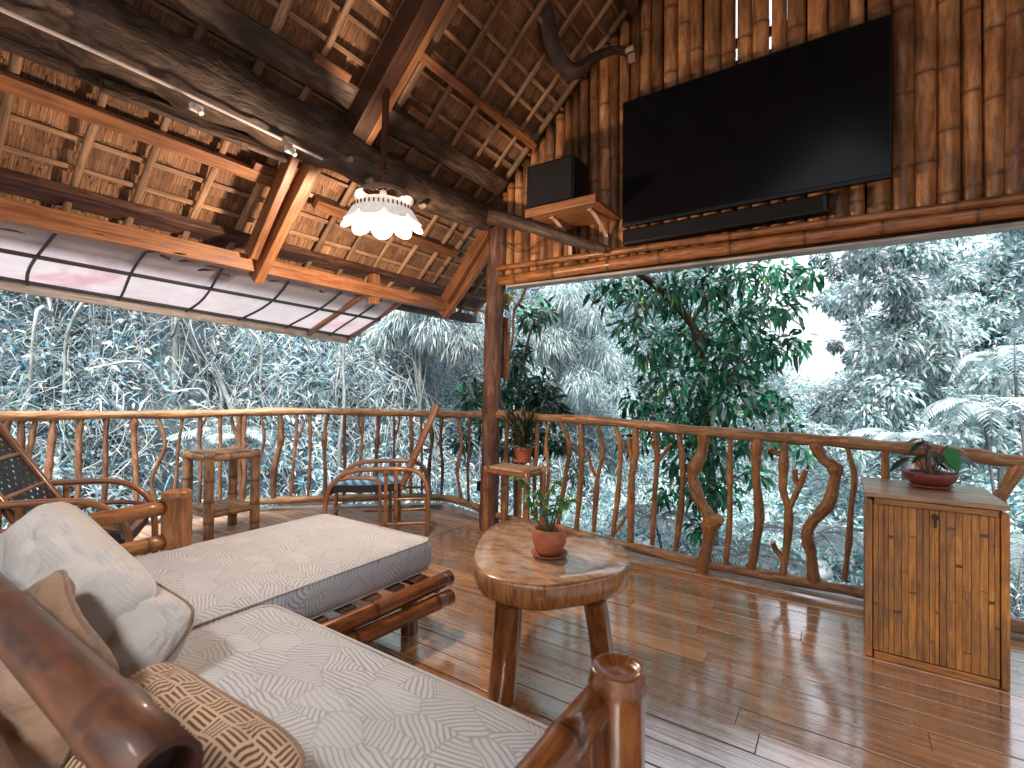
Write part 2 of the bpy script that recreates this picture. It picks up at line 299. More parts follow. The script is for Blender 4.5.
# ------------------------------------------------------------------ mesh collector
class MB:
    def __init__(s): s.v = []; s.f = []; s.uv = []; s.c = []; s.sm = []; s.mi = []
    def quad(s, idx, uvs, smooth=True, mi=0):
        s.f.append(tuple(idx)); s.uv.extend(uvs); s.sm.append(smooth); s.mi.append(mi)
    def tube(s, pts, rad, seg=10, rnd=None, marks=None, caps=True, smooth=True, u0=0.0, endmark=0.0, squash=1.0, lump=0.0, hollow=False):
        pts = [V(p) for p in pts]; n = len(pts)
        if isinstance(rad, (int, float)): rad = [rad] * n
        if rnd is None: rnd = random.random()
        marks = marks or [0] * n
        T = []
        for i in range(n):
            a = pts[max(0, i - 1)]; b = pts[min(n - 1, i + 1)]; T.append((b - a).normalized())
        up = V((0, 0, 1)) if abs(T[0].z) < .9 else V((1, 0, 0))
        N = T[0].cross(up).normalized(); base = len(s.v); u = u0
        us = []
        ph = random.random() * 6
        for i in range(n):
            if i: u += (pts[i] - pts[i - 1]).length
            us.append(u)
            N = (N - T[i] * N.dot(T[i])).normalized(); B = T[i].cross(N)
            for k in range(seg):
                a = 2 * math.pi * k / seg
                r = rad[i] * (1 + lump * (math.sin(3 * a + ph + i * .7) * .5 + random.uniform(-.5, .5)))
                s.v.append(pts[i] + N * (math.cos(a) * r) + B * (math.sin(a) * r * squash)); s.c.append((rnd, marks[i], 0, 1))
        for i in range(n - 1):
            for k in range(seg):
                k2 = (k + 1) % seg; w = 2 * math.pi * rad[i]
                va, vb = w * k / seg, w * (k + 1) / seg
                s.quad((base + i * seg + k, base + i * seg + k2, base + (i + 1) * seg + k2, base + (i + 1) * seg + k),
                       [(us[i], va), (us[i], vb), (us[i + 1], vb), (us[i + 1], va)], smooth)
        if caps:
            for e, sgn in ((0, 1), (n - 1, -1)):
                ring = [base + e * seg + k for k in range(seg)]
                if hollow:
                    r1 = []; r2 = []
                    for k in ring:
                        d = s.v[k] - pts[e]
                        r1.append(len(s.v)); s.v.append(pts[e] + d * .78); s.c.append((rnd, .0, 0, 1))
                    for k in ring:
                        d = s.v[k] - pts[e]
                        r2.append(len(s.v)); s.v.append(pts[e] + d * .74 + T[e] * (sgn * rad[e] * 1.2)); s.c.append((rnd, .9, 0, 1))  # dark mark paints the shade inside the hollow end
                    for k in range(seg):
                        k2 = (k + 1) % seg
                        for A, B_ in ((ring, r1), (r1, r2)):
                            q = (A[k], B_[k], B_[k2], A[k2]) if sgn > 0 else (A[k2], B_[k2], B_[k], A[k])
                            s.quad(q, [(0, 0), (.01, 0), (.01, .01), (0, .01)], False)
                    q = r2[::-1] if sgn > 0 else r2
                    s.f.append(tuple(q)); s.uv.extend([(0, 0)] * seg); s.sm.append(False); s.mi.append(0)
                else:
                    c0 = len(s.v)
                    for k in ring: s.v.append(s.v[k].copy()); s.c.append((rnd, endmark, 0, 1))
                    q = list(range(c0, c0 + seg)); q = q[::-1] if sgn > 0 else q
                    s.f.append(tuple(q)); s.uv.extend([((s.v[j] - pts[e]).dot(N) * .3, (s.v[j] - pts[e]).dot(T[e].cross(N))) for j in q]); s.sm.append(False); s.mi.append(0)
        return s
    def bamboo(s, p0, p1, r, node=.32, rnd=None, seg=14, hollow=True, bend=None, r1=None, bulge=1.07, first=None):
        p0 = V(p0); p1 = V(p1); L = (p1 - p0).length; r1 = r1 or r
        ts = [0.0]; mk = [0]; rr = [1.0]
        t = first if first is not None else node * random.uniform(.3, .9)
        while t < L - .03:
            for d, m_, q in ((-.022, 0, 1.0), (-.007, .35, bulge - .01), (0, 1, bulge - .045), (.006, .55, bulge), (.024, 0, 1.0)):
                ts.append(t + d); mk.append(m_); rr.append(q)
            t += node * random.uniform(.85, 1.2)
        ts.append(L); mk.append(0); rr.append(1.0)
        # a few plain rings between nodes so that bends stay round
        o = sorted(zip(ts, mk, rr)); out = [o[0]]
        for q in o[1:]:
            while q[0] - out[-1][0] > .16: out.append((out[-1][0] + .13, 0, 1.0 - .012))
            out.append(q)
        bend = V(bend) if bend else V((0, 0, 0))
        pts = []; rad = []
        for t, m_, q in out:
            k = t / L; pts.append(p0.lerp(p1, k) + bend * (4 * k * (1 - k))); rad.append((r + (r1 - r) * k) * q)
        return s.tube(pts, rad, seg, rnd, [q[1] for q in out], True, True, hollow=hollow)
    def box(s, c, size, rot=None, rnd=None, along=0, mark=0.0):
        """solid box; 'along' is the axis the grain follows"""
        c = V(c); h = V(size) / 2; rnd = random.random() if rnd is None else rnd
        Mx = rot.to_matrix() if isinstance(rot, Quaternion) else (rot if rot is not None else Matrix.Identity(3))
        P = [V((x, y, z)) for x in (-h.x, h.x) for y in (-h.y, h.y) for z in (-h.z, h.z)]
        F = [(0, 1, 3, 2), (4, 6, 7, 5), (0, 4, 5, 1), (2, 3, 7, 6), (0, 2, 6, 4), (1, 5, 7, 3)]
        off = random.random() * 5
        b0 = len(s.v)
        for p in P: s.v.append(c + Mx @ p); s.c.append((rnd, mark, 0, 1))
        for fi, f in enumerate(F):
            ax = fi // 2; o = [a for a in range(3) if a != ax]
            ua = along if along in o else o[0]; va = [a for a in o if a != ua][0]
            s.quad([b0 + k for k in f], [(P[k][ua] + off, P[k][va] + fi * .37 + off) for k in f], False)
        return s
    def beam(s, p0, p1, w, h, side=None, rnd=None, mark=0.0):
        """box from p0 to p1; w is measured along 'side', h across both"""
        p0 = V(p0); p1 = V(p1); d = p1 - p0; x = d.normalized()
        side = V(side) if side is not None else (x.cross(V((0, 0, 1))) if abs(x.z) < .95 else V((0, 1, 0)))
        y = (side - x * side.dot(x)).normalized(); z = x.cross(y)
        M3 = Matrix((x, y, z)).transposed()
        return s.box((p0 + p1) / 2, (d.length, w, h), M3, rnd, 0, mark)
    def lathe(s, c, prof, seg=24, rnd=.5, wob=0.0, ax=None):
        c = V(c); b0 = len(s.v); n = len(prof); u = 0
        for i, (r, z) in enumerate(prof):
            for k in range(seg):
                a = 2 * math.pi * k / seg; q = r * (1 + wob * math.sin(8 * a))
                s.v.append(c + V((math.cos(a) * q, math.sin(a) * q, z))); s.c.append((rnd, 0, 0, 1))
        for i in range(n - 1):
            for k in range(seg):
                k2 = (k + 1) % seg
                s.quad((b0 + i * seg + k, b0 + i * seg + k2, b0 + (i + 1) * seg + k2, b0 + (i + 1) * seg + k), [(0, k / seg), (0, k2 / seg), (.1, k2 / seg), (.1, k / seg)])
        return s
    def build(s, name, mat, parent=None, loc=None, bevel=0.0, subsurf=0, solid=0.0):
        me = bpy.data.meshes.new(name)
        loc = V(loc) if loc is not None else V((0, 0, 0))
        me.from_pydata([tuple(p - loc) for p in s.v], [], s.f)
        uvl = me.uv_layers.new(name='UVMap'); uvl.data.foreach_set('uv', [x for q in s.uv for x in q])
        ca = me.color_attributes.new(name='Col', type='FLOAT_COLOR', domain='POINT'); ca.data.foreach_set('color', [x for q in s.c for x in q])
        me.polygons.foreach_set('use_smooth', s.sm)
        for m_ in (mat if isinstance(mat, (list, tuple)) else [mat]): me.materials.append(MATS[m_])
        if isinstance(mat, (list, tuple)): me.polygons.foreach_set('material_index', s.mi)
        me.update()
        o = bpy.data.objects.new(name, me); COL.objects.link(o); o.location = loc
        if parent: o.parent = parent; o.location = loc - wl(parent)
        if bevel:
            b = o.modifiers.new('b', 'BEVEL'); b.width = bevel; b.segments = 2; b.limit_method = 'ANGLE'; b.angle_limit = .6
        if solid:
            b = o.modifiers.new('s', 'SOLIDIFY'); b.thickness = solid; b.offset = 0
        if subsurf:
            b = o.modifiers.new('ss', 'SUBSURF'); b.levels = b.render_levels = subsurf
        return o
def wl(o):
    p = V(o.location)
    while o.parent: o = o.parent; p = p + V(o.location)
    return p
def thing(name, label, cat, loc=(0, 0, 0), group=None, kind=None):
    o = bpy.data.objects.new(name, None); COL.objects.link(o); o.location = loc; o.empty_display_size = .1
    tag(o, label, cat, group, kind); return o
def tag(o, label, cat, group=None, kind=None):
    if label: o['label'] = label
    if cat: o['category'] = cat
    if group: o['group'] = group
    if kind: o['kind'] = kind
    return o
def spline(P, n=6):
    P = [V(p) for p in P]; out = []
    for i in range(len(P) - 1):
        a, b, c, d = P[max(0, i - 1)], P[i], P[i + 1], P[min(len(P) - 1, i + 2)]
        for k in range(n):
            t = k / n
            out.append(.5 * ((2 * b) + (c - a) * t + (2 * a - 5 * b + 4 * c - d) * t * t + (3 * b - a - 3 * c + d) * t ** 3))
    out.append(P[-1]); return out
def lerps(R, n=6):
    out = []
    for i in range(len(R) - 1):
        for k in range(n): out.append(R[i] + (R[i + 1] - R[i]) * k / n)
    out.append(R[-1]); return out
# ================================================================== DECK
def bay_x(y):        # left edge of the deck
    P = [(-3.0, -5.1), (1.0, -5.1), (1.9, -5.0), (2.72, -4.6), (3.25, -4.05), (3.78, -3.35)]
    for (a, xa), (b, xb) in zip(P, P[1:]):
        if y <= b: return xa + (xb - xa) * (y - a) / (b - a)
    return -3.35
def boards(name, mat, rects, z=0.0, th=.03):
    b = MB()
    for (x0, x1, y0, y1) in rects:
        q = random.uniform(-.0012, .0012)
        b.box(((x0 + x1) / 2, (y0 + y1) / 2, z - th / 2 + q), (x1 - x0, y1 - y0, th), Matrix.Rotation(math.radians(random.uniform(-.4, .4)), 3, 'X') @ Matrix.Rotation(math.radians(random.uniform(-.05, .05)), 3, 'Y'), along=0)
    o = b.build(name, mat, bevel=.001); tag(o, None, None, kind='structure'); return o
main = []; bay = []
y = -2.2; W = .118
while y < 3.40:
    y1 = min(y + W, 3.42); x = -2.74
    while x < 3.6:
        x2 = min(x + random.uniform(1.6, 3.2), 3.6)
        main.append((x + .001, x2 - .001, y + .0025, y1 - .0025)); x = x2
    y += W
y = -2.2; W = .125
while y < 3.82:
    xl = bay_x(y + W / 2) - .02
    x = -2.76 if y < 3.42 else (-2.2 if y < 3.5 else -2.62 - (y - 3.5) * 2)
    xx = xl
    while xx < x - .05:
        x2 = min(xx + random.uniform(1.2, 2.2), x)
        if y + W < 3.80: bay.append((xx, x2 - .002, y + .003, y + W - .003))
        xx = x2
    y += W
boards('deck_floor', 'deck_board', main)
boards('bay_floor', 'deck_bay', bay, z=-.004)
b = MB(); b.box((-2.0, 0.6, -.14), (9.0 - 3, 5.6, .16)); b.box((1.2, .6, -.14), (4.8, 5.6, .15)); o = b.build('floor_joist', 'timber_dark'); tag(o, None, None, kind='structure')
# pale edge board of the deck
b = MB()
E = [V((bay_x(t) - .05, t, -.03)) for t in (-2.2, 0, 1.0, 1.9, 2.72, 3.25)] + [V((-3.42, 3.84, -.03)), V((-2.6, 3.60, -.03)), V((-2.3, 3.475, -.03)), V((3.6, 3.475, -.03))]
for p, q in zip(E, E[1:]):
    b.beam(p, q + (q - p).normalized() * .02, .09, .09)
o = b.build('deck_edge', 'edge_strip', bevel=.006); tag(o, None, None, kind='structure')
# supports under the deck
for (x, y_) in ((-4.8, 1.0), (-3.4, 3.5), (-1, 3.3), (1.4, 3.3), (-4.9, -1.5)):
    b = MB(); b.tube([(x, y_, -2.2), (x, y_, -.23)], .09, 12)
    o = b.build('deck_stilt', 'post_wood'); tag(o, 'round timber stilt carrying the edge of the deck', 'stilt', 'stilts under the deck')

# ================================================================== RAILING
def perturb(P, a, n=3):
    return [p + V((random.uniform(-a, a), random.uniform(-a, a), random.uniform(-a, a) * .3)) for p in P]
RY = 3.43
right = thing('deck_railing', 'rustic branch-wood railing running behind the table and the cabinet', 'railing', (-.5, RY, 0))
tr = [at(x, y, y=RY + dy) for x, y, dy in ((484, 413, .05), (540, 417.5, .0), (600, 421, .01), (650, 426, 0), (700, 431, -.01), (760, 436, .0), (800, 439, .01), (840, 441.5, 0), (880, 446, 0), (930, 450, .01), (980, 456, 0), (1030, 462, 0))] + [V((1.6, RY, .9)), V((2.6, RY, .93))]
def railpt(px, P, rng):   # where the photo column px meets the rail's path
    r = ray(px, 400); best = None
    for a, c in zip(P, P[1:]):
        d = c - a; den = r.x * d.y - r.y * d.x
        if abs(den) < 1e-9: continue
        t = ((a.x - CAM.x) * d.y - (a.y - CAM.y) * d.x) / den
        k = ((CAM.x + r.x * t) - a.x) / d.x if abs(d.x) > abs(d.y) else ((CAM.y + r.y * t) - a.y) / d.y
        if t > 0 and -.01 <= k <= 1.01: best = a + d * k
    return best
sp = spline(tr, 5); MB().tube(sp, [.035 + .004 * math.sin(i * .9) for i in range(len(sp))], 14, lump=.05, rnd=.6).build('top_rail', 'rail_wood', right)
bt = [at(x, y, y=RY) for x, y in ((488, 513), (520, 521), (565, 530), (620, 544), (700, 563), (760, 574), (830, 587), (870, 594), (940, 608), (1018, 626))] + [V((1.6, RY, .05)), V((2.6, RY, .05))]
sp = spline(bt, 5); MB().tube(sp, [.032 + .004 * math.sin(i * .7 + 2) for i in range(len(sp))], 12, lump=.06, rnd=.35).build('bottom_rail', 'rail_wood', right)
def knotty(rad, R):
    for _ in range(random.choice((1, 2, 3))):
        k = random.uniform(2, len(rad) - 3); a = random.uniform(.15, .4)
        rad = [r + R * a * math.exp(-((i - k) / 1.1) ** 2) for i, r in enumerate(rad)]
    return rad
def balu(lst, w, twigs=(), Y=RY, sc=3.413, ox=540, oy=400, knob=None, rnd=None):
    P = [at(ox + x / sc, oy + y / sc, y=Y) for x, y in lst]
    sp = spline(P, 9); n = len(sp); R = w * .44
    rad = knotty([R * (1 + .10 * math.sin(i * .5 + w * 90) + random.uniform(-.05, .05)) for i in range(n)], R)
    b = MB(); r0 = random.random() if rnd is None else rnd
    b.tube(sp, rad, 10, lump=.08, rnd=r0, endmark=.6)
    for tw in twigs:
        Q = [at(ox + x / sc, oy + y / sc, y=Y + (0.0 if i else -.02)) for i, (x, y) in enumerate(tw)]
        s2 = spline(Q, 5); b.tube(s2, lerps([R * .62] + [R * .75] * (len(Q) - 1), 5), 8, lump=.08, rnd=r0, endmark=1)
    if knob:
        k = at(ox + knob[0] / sc, oy + knob[1] / sc, y=Y - .02); b.tube([k + V((-.05, .02, -.02)), k + V((-.01, 0, 0)), k + V((.022, -.012, .016))], [.05, .052, .034], 10, lump=.1, rnd=r0, endmark=1)
    b.build('baluster', 'baluster_wood', right)
balu([(28, 85), (20, 160), (30, 250), (15, 400)], .03)
balu([(72, 80), (100, 160), (85, 270), (62, 425)], .040)
balu([(140, 80), (140, 250), (124, 440)], .045)
balu([(195, 85), (215, 170), (195, 280), (184, 450)], .038, [[(165, 170), (172, 215), (190, 262)]])
balu([(258, 92), (275, 160), (268, 300), (248, 466)], .038, [[(292, 395), (278, 425), (252, 455)]])
balu([(327, 95), (326, 190), (320, 220), (312, 300), (310, 485)], .055, [[(303, 130), (308, 180), (322, 225)]])
balu([(393, 105), (400, 200), (390, 350), (383, 495)], .04, [[(447, 150), (425, 180), (402, 212)], [(382, 140), (392, 165)]])
balu([(472, 112), (485, 200), (485, 330), (463, 515)], .042)
balu([(560, 115), (550, 190), (522, 250), (540, 330), (578, 410), (566, 520), (545, 610)], .088, knob=(606, 412), rnd=.35)
balu([(650, 128), (648, 250), (648, 400), (635, 555)], .040)
balu([(742, 130), (737, 250), (748, 400), (722, 576)], .062, rnd=.4)
balu([(836, 135), (830, 300), (850, 400), (830, 590)], .052, [[(908, 238), (890, 285), (850, 370)], [(870, 235), (872, 270), (882, 290)], [(785, 163), (800, 178), (828, 186)], [(794, 485), (805, 510), (828, 540)]], rnd=.5)
balu([(936, 145), (965, 200), (1008, 240), (985, 350), (915, 440), (926, 530), (935, 620)], .075, rnd=.45)
balu([(596, 545), (614, 620), (606, 700), (600, 790), (590, 868)], .034, Y=RY, sc=2.415, ox=600, oy=220)
balu([(688, 550), (690, 640), (684, 740), (690, 900)], .045, sc=2.415, ox=600, oy=220)
balu([(776, 560), (772, 640), (780, 760), (770, 930)], .045, sc=2.415, ox=600, oy=220)
balu([(1022, 580), (985, 640), (955, 690), (925, 800)], .065, sc=2.415, ox=600, oy=220)
# two uprights partly hidden by the plant stand
for x in (507, 520, 536):
    P = [at(x + random.uniform(-2, 2), y, y=RY + .01) for y in (417, 450, 480, 519)]
    sp = spline(P, 5); MB().tube(sp, .018, 9, lump=.12, endmark=.5).build('baluster', 'baluster_wood', right)
for x in np.arange(1.15, 2.6, .16):
    P = [V((x + random.uniform(-.03, .03), RY, z)) for z in (.05, .35, .65, .9)]
    MB().tube(spline(P, 4), random.uniform(.015, .026), 8, lump=.1).build('baluster', 'baluster_wood', right)

left = thing('bay_railing', 'rustic branch-wood railing curving round the bay behind chairs and stool', 'railing', (-4, 2.5, 0))
LP = [V((-2.52, 3.50, 0)), V((-3.0, 3.70, 0)), V((-3.35, 3.74, 0)), V((-3.75, 3.48, 0)), V((-4.15, 3.12, 0)), V((-4.55, 2.72, 0)), V((-4.82, 2.3, 0)), V((-4.98, 1.8, 0)), V((-5.05, 1.2, 0)), V((-5.06, .62, 0))]
pathL = spline(LP, 5)
def ztop(p):   # the hand rail's height, read off the photograph's line
    return p
tops = []
for i, p in enumerate(pathL):
    d = (p - V((CAM.x, CAM.y, 0))); fwd = d.x * _F.x + d.y * _F.y; rt = d.x * _R.x + d.y * _R.y
    px = 512 + FPX * rt / fwd
    py = np.interp(px, [0, 40, 100, 200, 290, 330, 440, 485], [416.5, 416, 415, 414, 411, 411.5, 414, 415])
    hz = 389.5 + (px - 512) * math.tan(_rol)
    tops.append(V((p.x, p.y, CAM.z - fwd * (py - hz) / FPX)))
MB().tube(tops, [.037 + .004 * math.sin(i * .8) for i in range(len(tops))], 14, lump=.05, rnd=.5).build('top_rail', 'rail_wood', left)
MB().tube([V((p.x, p.y, .10)) for p in pathL], [.035 + .004 * math.sin(i * 1.1) for i in range(len(pathL))], 12, lump=.07, rnd=.3).build('bottom_rail', 'rail_wood', left)
ZT = 0.98
def lbal(x0, x1, w, mid=0.0, fork=None, thick=0):
    a = railpt(x0, tops, 0); c = railpt(x1, pathL, 0)
    if a is None or c is None: return
    c = V((c.x, c.y, .09)); a = V((a.x, a.y, a.z - .02))
    tn = V((c.y - a.y + .001, 0, 0)); side = CR
    P = [a, a.lerp(c, .3) + side * (mid + random.uniform(-.012, .012)), a.lerp(c, .65) + side * (-mid * .4 + random.uniform(-.02, .02)), c]
    sp = spline(P, 8); b = MB(); r0 = random.random()
    b.tube(sp, knotty([w * .46 * (1 + .12 * math.sin(i * .7 + x0)) for i in range(len(sp))], w / 2), 9, lump=.12, rnd=r0)
    if fork:
        f0 = a.lerp(c, fork[0]); f1 = a.lerp(c, max(0, fork[0] - .28)) + side * fork[1]
        b.tube(spline([f0, f0.lerp(f1, .5) + side * (fork[1] * .2), f1], 4), lerps([w * .4, w * .36, w * .3], 4), 8, lump=.1, rnd=r0, endmark=.8)
    b.build('baluster', 'baluster_silhouette', left)
for a in [(8, -10, .06), (22, 14, .05), (36, 22, .04), (54, 41, .05), (81, 76, .048), (107, 104, .042), (134, 138, .045), (157, 159, .036, .075), (183, 175, .03), (201, 200, .036, 0, (.12, .05)), (220, 222, .036), (239, 243, .045, .0, (.3, -.07)), (245, 244, .05), (261, 257, .03, .05),
          (280, 275, .062, .03), (297, 292, .032, 0, (.35, .08)), (310, 309, .034), (328, 326, .040, -.03), (345, 345, .034), (363, 361, .030, 0, (.25, -.05)), (379, 378, .045), (394, 395, .028, 0, (.3, .06)), (411, 412, .042), (421, 423, .024), (430, 432, .036, .03), (442, 442, .034), (457, 463, .036, .04), (470, 470, .03)]:
    lbal(*a)
# the turned-away stretch of rail at the far left
for y_ in (.45, .25, .05, -.15, -.35):
    MB().tube([(-5.06, y_, .1), (-5.05, y_ + .03, .5), (-5.06, y_, .96)], .022, 8, lump=.1).build('baluster', 'baluster_wood', left)
MB().tube(spline([(-5.06, .64, .985), (-5.08, .2, .97), (-5.06, -.5, .98)], 4), .04, 12, lump=.05).build('top_rail', 'rail_wood', left)
MB().tube([(-5.06, .64, .10), (-5.06, -.5, .1)], .034, 12, lump=.05).build('bottom_rail', 'rail_wood', left)

# ================================================================== POST, LOG, HEADER
o = MB().tube(spline([at(489, 529, z=0), at(490, 470, y=3.46), at(491.5, 400, y=3.46), at(493, 345, y=3.46), at(495.5, 290, y=3.46), at(498, 255, y=3.46), at(498, 205, y=3.46)], 7), lerps([.084, .080, .076, .079, .082, .085, .085], 7), 20, lump=.09, rnd=.5).build('corner_post', 'post_wood')
tag(o, 'dark cracked tree-trunk post at the meeting point of both railings', 'post')
MB().box(at(480.5, 486, y=3.43), (.05, .05, .085)).build('outlet_box', 'black_plastic', o, bevel=.005)
LX = -2.5
lg = [at(-60, -70, x=LX), at(0, -22, x=LX), at(60, 12, x=LX - .02), at(130, 46, x=LX), at(200, 80, x=LX), at(265, 112, x=LX), at(330, 144, x=LX), at(380, 172, x=LX), at(430, 197, x=LX + .01), at(485, 217, x=LX + .03)]
R_ = [.14, .14, .14, .145, .15, .15, .14, .135, .125, .10]
lg = [V((LX, lg[0].y - 1.6, lg[0].z))] + lg; R_ = [.14] + R_
b = MB(); b.tube(spline(lg, 5), [r * (1 + .07 * math.sin(i * .8) + .05 * math.sin(i * 1.9)) for i, r in enumerate(lerps(R_, 5))], 20, lump=.11, rnd=.4, marks=[0] * ((len(lg) - 1) * 5 + 1))
for (x, y_) in ((196, 58), (285, 100), (352, 158), (372, 180), (402, 190), (425, 205), (410, 212), (375, 196)):
    p = at(x, y_, x=LX + .12); b.tube([p + V((-.04, 0, 0)), p, p + V((.012, 0, -.004))], [.026, .02, .006], 8, rnd=.9, marks=[0, .4, .8], lump=.2)
log = b.build('log_beam', 'log_dark'); tag(log, 'thick dark gnarled log spanning the room to the corner post', 'log beam')
br = [at(478, 214, y=3.24), at(515, 222, y=3.2), at(545, 231, y=3.2), at(575, 241, y=3.24), at(606, 250, y=3.3)]
o = MB().tube(spline(br, 5), lerps([.075, .055, .045, .04, .03], 5), 12, lump=.12, rnd=.6, endmark=.3).build('branch_stub', 'log_dark', log)
# peeling dark board hung just outside the log
b = MB(); b.beam(at(-40, 12, x=-2.68), at(262, 138, x=-2.68), .05, .14, side=(1, 0, 0), rnd=.3)
b.beam(at(100, 84, x=-2.64), at(300, 163, x=-2.64), .03, .07, side=(1, 0, .3), rnd=.7)
o = b.build('inner_board', 'log_dark', log, bevel=.01)
# conduit with clips
cd = thing('conduit_pipe', 'pale electric conduit clipped along the underside of the dark log', 'conduit', at(160, 85, x=-2.32))
P = [at(-60, -20, x=-2.40), at(0, 9, x=-2.38), at(120, 63, x=-2.38), at(240, 119, x=-2.38), at(322, 159, x=-2.40)]
MB().tube(spline(P, 6), .0085, 8).build('pipe', 'conduit', cd)
for (x, y_) in ((196, 108), (290, 150)):
    p = at(x, y_, x=-2.39); b = MB(); b.box(p, (.03, .05, .03)); b.tube([p + V((.01, 0, 0)), p + V((.03, .01, -.03))], .012, 8); b.build('clip', 'clip_white', cd, bevel=.004)

header = thing('header_beam', 'doubled bamboo beam across the opening beneath the bamboo wall', 'beam', (0, 3.45, 2.1))
hp = [at(500, 281, y=3.42), at(1024, 212, y=3.42)]
d = hp[1] - hp[0]
MB().bamboo(hp[0] + V((0, 0, -.0)), hp[1] + d * .6, .044, node=.42, rnd=.6, bend=(0, 0, .02)).build('lower_pole', 'bamboo_pole', header)
hp2 = [at(497, 268.5, y=3.36), at(1024, 200, y=3.36)]; d2 = hp2[1] - hp2[0]
MB().bamboo(hp2[0], hp2[1] + d2 * .6, .024, node=.5, rnd=.3, bend=(0, 0, .015)).build('upper_pole', 'bamboo_pole', header)
b = MB(); b.beam(hp[0] + V((0.06, .05, -.055)), hp[1] + d * .6 + V((0, .05, -.055)), .11, .02, rnd=.5); b.build('sill_board', 'edge_strip', header, bevel=.004)
b = MB(); b.beam(hp[0] + V((0.0, .10, .03)), hp[1] + d * .6 + V((0, .10, .03)), .05, .14, rnd=.3); b.build('back_board', 'timber_dark', header, bevel=.004)

# ================================================================== BAMBOO WALL
wall = thing('bamboo_wall', 'gable wall of upright orange-brown bamboo poles above the opening', 'wall', (-.5, 3.5, 2.2))
x = -2.47
gaps = [-.50, -.40, -.30]
while x < 2.5:
    r = random.uniform(.040, .062) if x > -1.2 else random.uniform(.034, .048)
    xc = x + r
    zt = RZ(xc) - random.uniform(.0, .035)
    z0 = (hp[0] + d * ((xc - hp[0].x) / d.x)).z + .03
    zt = min(zt, 5.0)
    MB().bamboo((xc + random.uniform(-.008, .008), 3.49 + random.uniform(-.008, .01), z0), (xc + random.uniform(-.01, .01), 3.49 + random.uniform(-.012, .012), zt), r, node=random.uniform(.30, .5), seg=14, bulge=1.05, r1=r * random.uniform(.88, 1.0)).build('bamboo_stem', 'bamboo_wall', wall)
    x += 2 * r - .004
    for g in gaps:
        if x - 2 * r < g <= x: x += .004
# backing slats (dark) closing the chinks up to eye-catching slits near the top
b = MB()
for z in (2.45, 3.0, 3.55): 
    xa = max(-2.4, -2.44 + (z + .1 - 2.93) / SL); b.beam((xa, 3.56, z), (2.4, 3.56, z), .02, .06)
b.build('backing_rail', 'timber_dark', wall)
b = MB()  # added panels that block the white sky behind the gaps; slits left open
for (xa, xb, za, zb) in ((-2.40, -1.3, 2.2, 2.9), (-1.9, -.7, 2.85, 3.35), (-1.3, 2.4, 2.2, 3.45), (.2, 2.4, 3.4, 3.9)):
    b.box(((xa + xb) / 2, 3.585 + random.uniform(0, .012), (za + zb) / 2), (xb - xa, .012, zb - za), along=2)
for (xa, xb) in ((-2.46, -1.5), (-1.5, -.62), (-.22, .5)):
    k = len(b.v); q = [(xa, 2.2), (xb, 2.2), (xb, RZ(min(xb, 0)) + .03), (xa, RZ(xa) + .03)]
    for yo in (3.60, 3.612):
        for (x_, z_) in q: b.v.append(V((x_, yo, z_))); b.c.append((.3, 0, 0, 1))
    for f in ((k, k + 1, k + 2, k + 3), (k + 7, k + 6, k + 5, k + 4), (k, k + 4, k + 5, k + 1), (k + 2, k + 6, k + 7, k + 3)): b.quad(f, [(0, 0), (1, 0), (1, 1), (0, 1)], False)
b.build('sky_block_panel', 'timber_dark', wall)
# gable rafter pole along the wall top
MB().bamboo((-3.2, 3.40, RZ(-3.2) - .02), (-.02, 3.40, RZ(-.02) - .02), .024, rnd=.2, hollow=False).build('gable_pole', 'batten', wall)

# ================================================================== ROOF
roof = thing('thatched_roof', 'steep palm-thatch roof with pale battens and rafters overhead', 'roof', (0, 1, 2.1))
Y0, Y1 = -2.4, 4.35
def thatch(sign):
    b = MB(); step = .105; s = 0; S = 3.52 / math.cos(math.atan(SL)); row = 0
    ny = int((Y1 - Y0) / .035)
    while s < S:
        rr = [random.random() for _ in range(ny + 1)]
        base = len(b.v)
        rnd = random.random()
        for j in range(ny + 1):
            yy = Y0 + (Y1 - Y0) * j / ny
            jag = random.uniform(-.012, .012); cr = min(1, max(0, .6 * rnd + .4 * rr[j // 3]))
            for (ds, off) in ((-.02 + jag, .024 + random.uniform(-.0015, .0015)), (step * 1.35, .044)):
                ss = max(0, s + ds)
                p = V((-3.38, yy, RZ(-3.38))) + RD * ss + RN * off
                if p.x > 0: p.z -= SL * p.x * 2; 
                b.v.append(V((p.x * sign, p.y, p.z))); b.c.append((cr, 0, 0, 1))
        for j in range(ny):
            a = base + 2 * j; q = (a, a + 2, a + 3, a + 1) if sign < 0 else (a, a + 1, a + 3, a + 2)
            u0 = s + row * 1.37; v0 = j * .035; v1 = v0 + .035
            uvs = [(u0, v0), (u0, v1), (u0 + .14, v1), (u0 + .14, v0)]
            if sign > 0: uvs = [uvs[0], uvs[3], uvs[2], uvs[1]]
            b.quad(q, uvs, False)
        s += step; row += 1
    # outer weather skin
    base = len(b.v)
    for (ss, yy) in ((0, Y0), (S, Y0), (S, Y1), (0, Y1)):
        p = V((-3.38, yy, RZ(-3.38))) + RD * ss + RN * .11; b.v.append(V((p.x * (sign if sign < 0 else -1) if sign < 0 else -p.x, p.y, p.z))); b.c.append((.3, 0, 0, 1))
    b.quad((base, base + 1, base + 2, base + 3), [(0, 0), (4, 0), (4, 6), (0, 6)], False)
    return b
def flip(b):
    for p in b.v: p.x = p.x
    return b
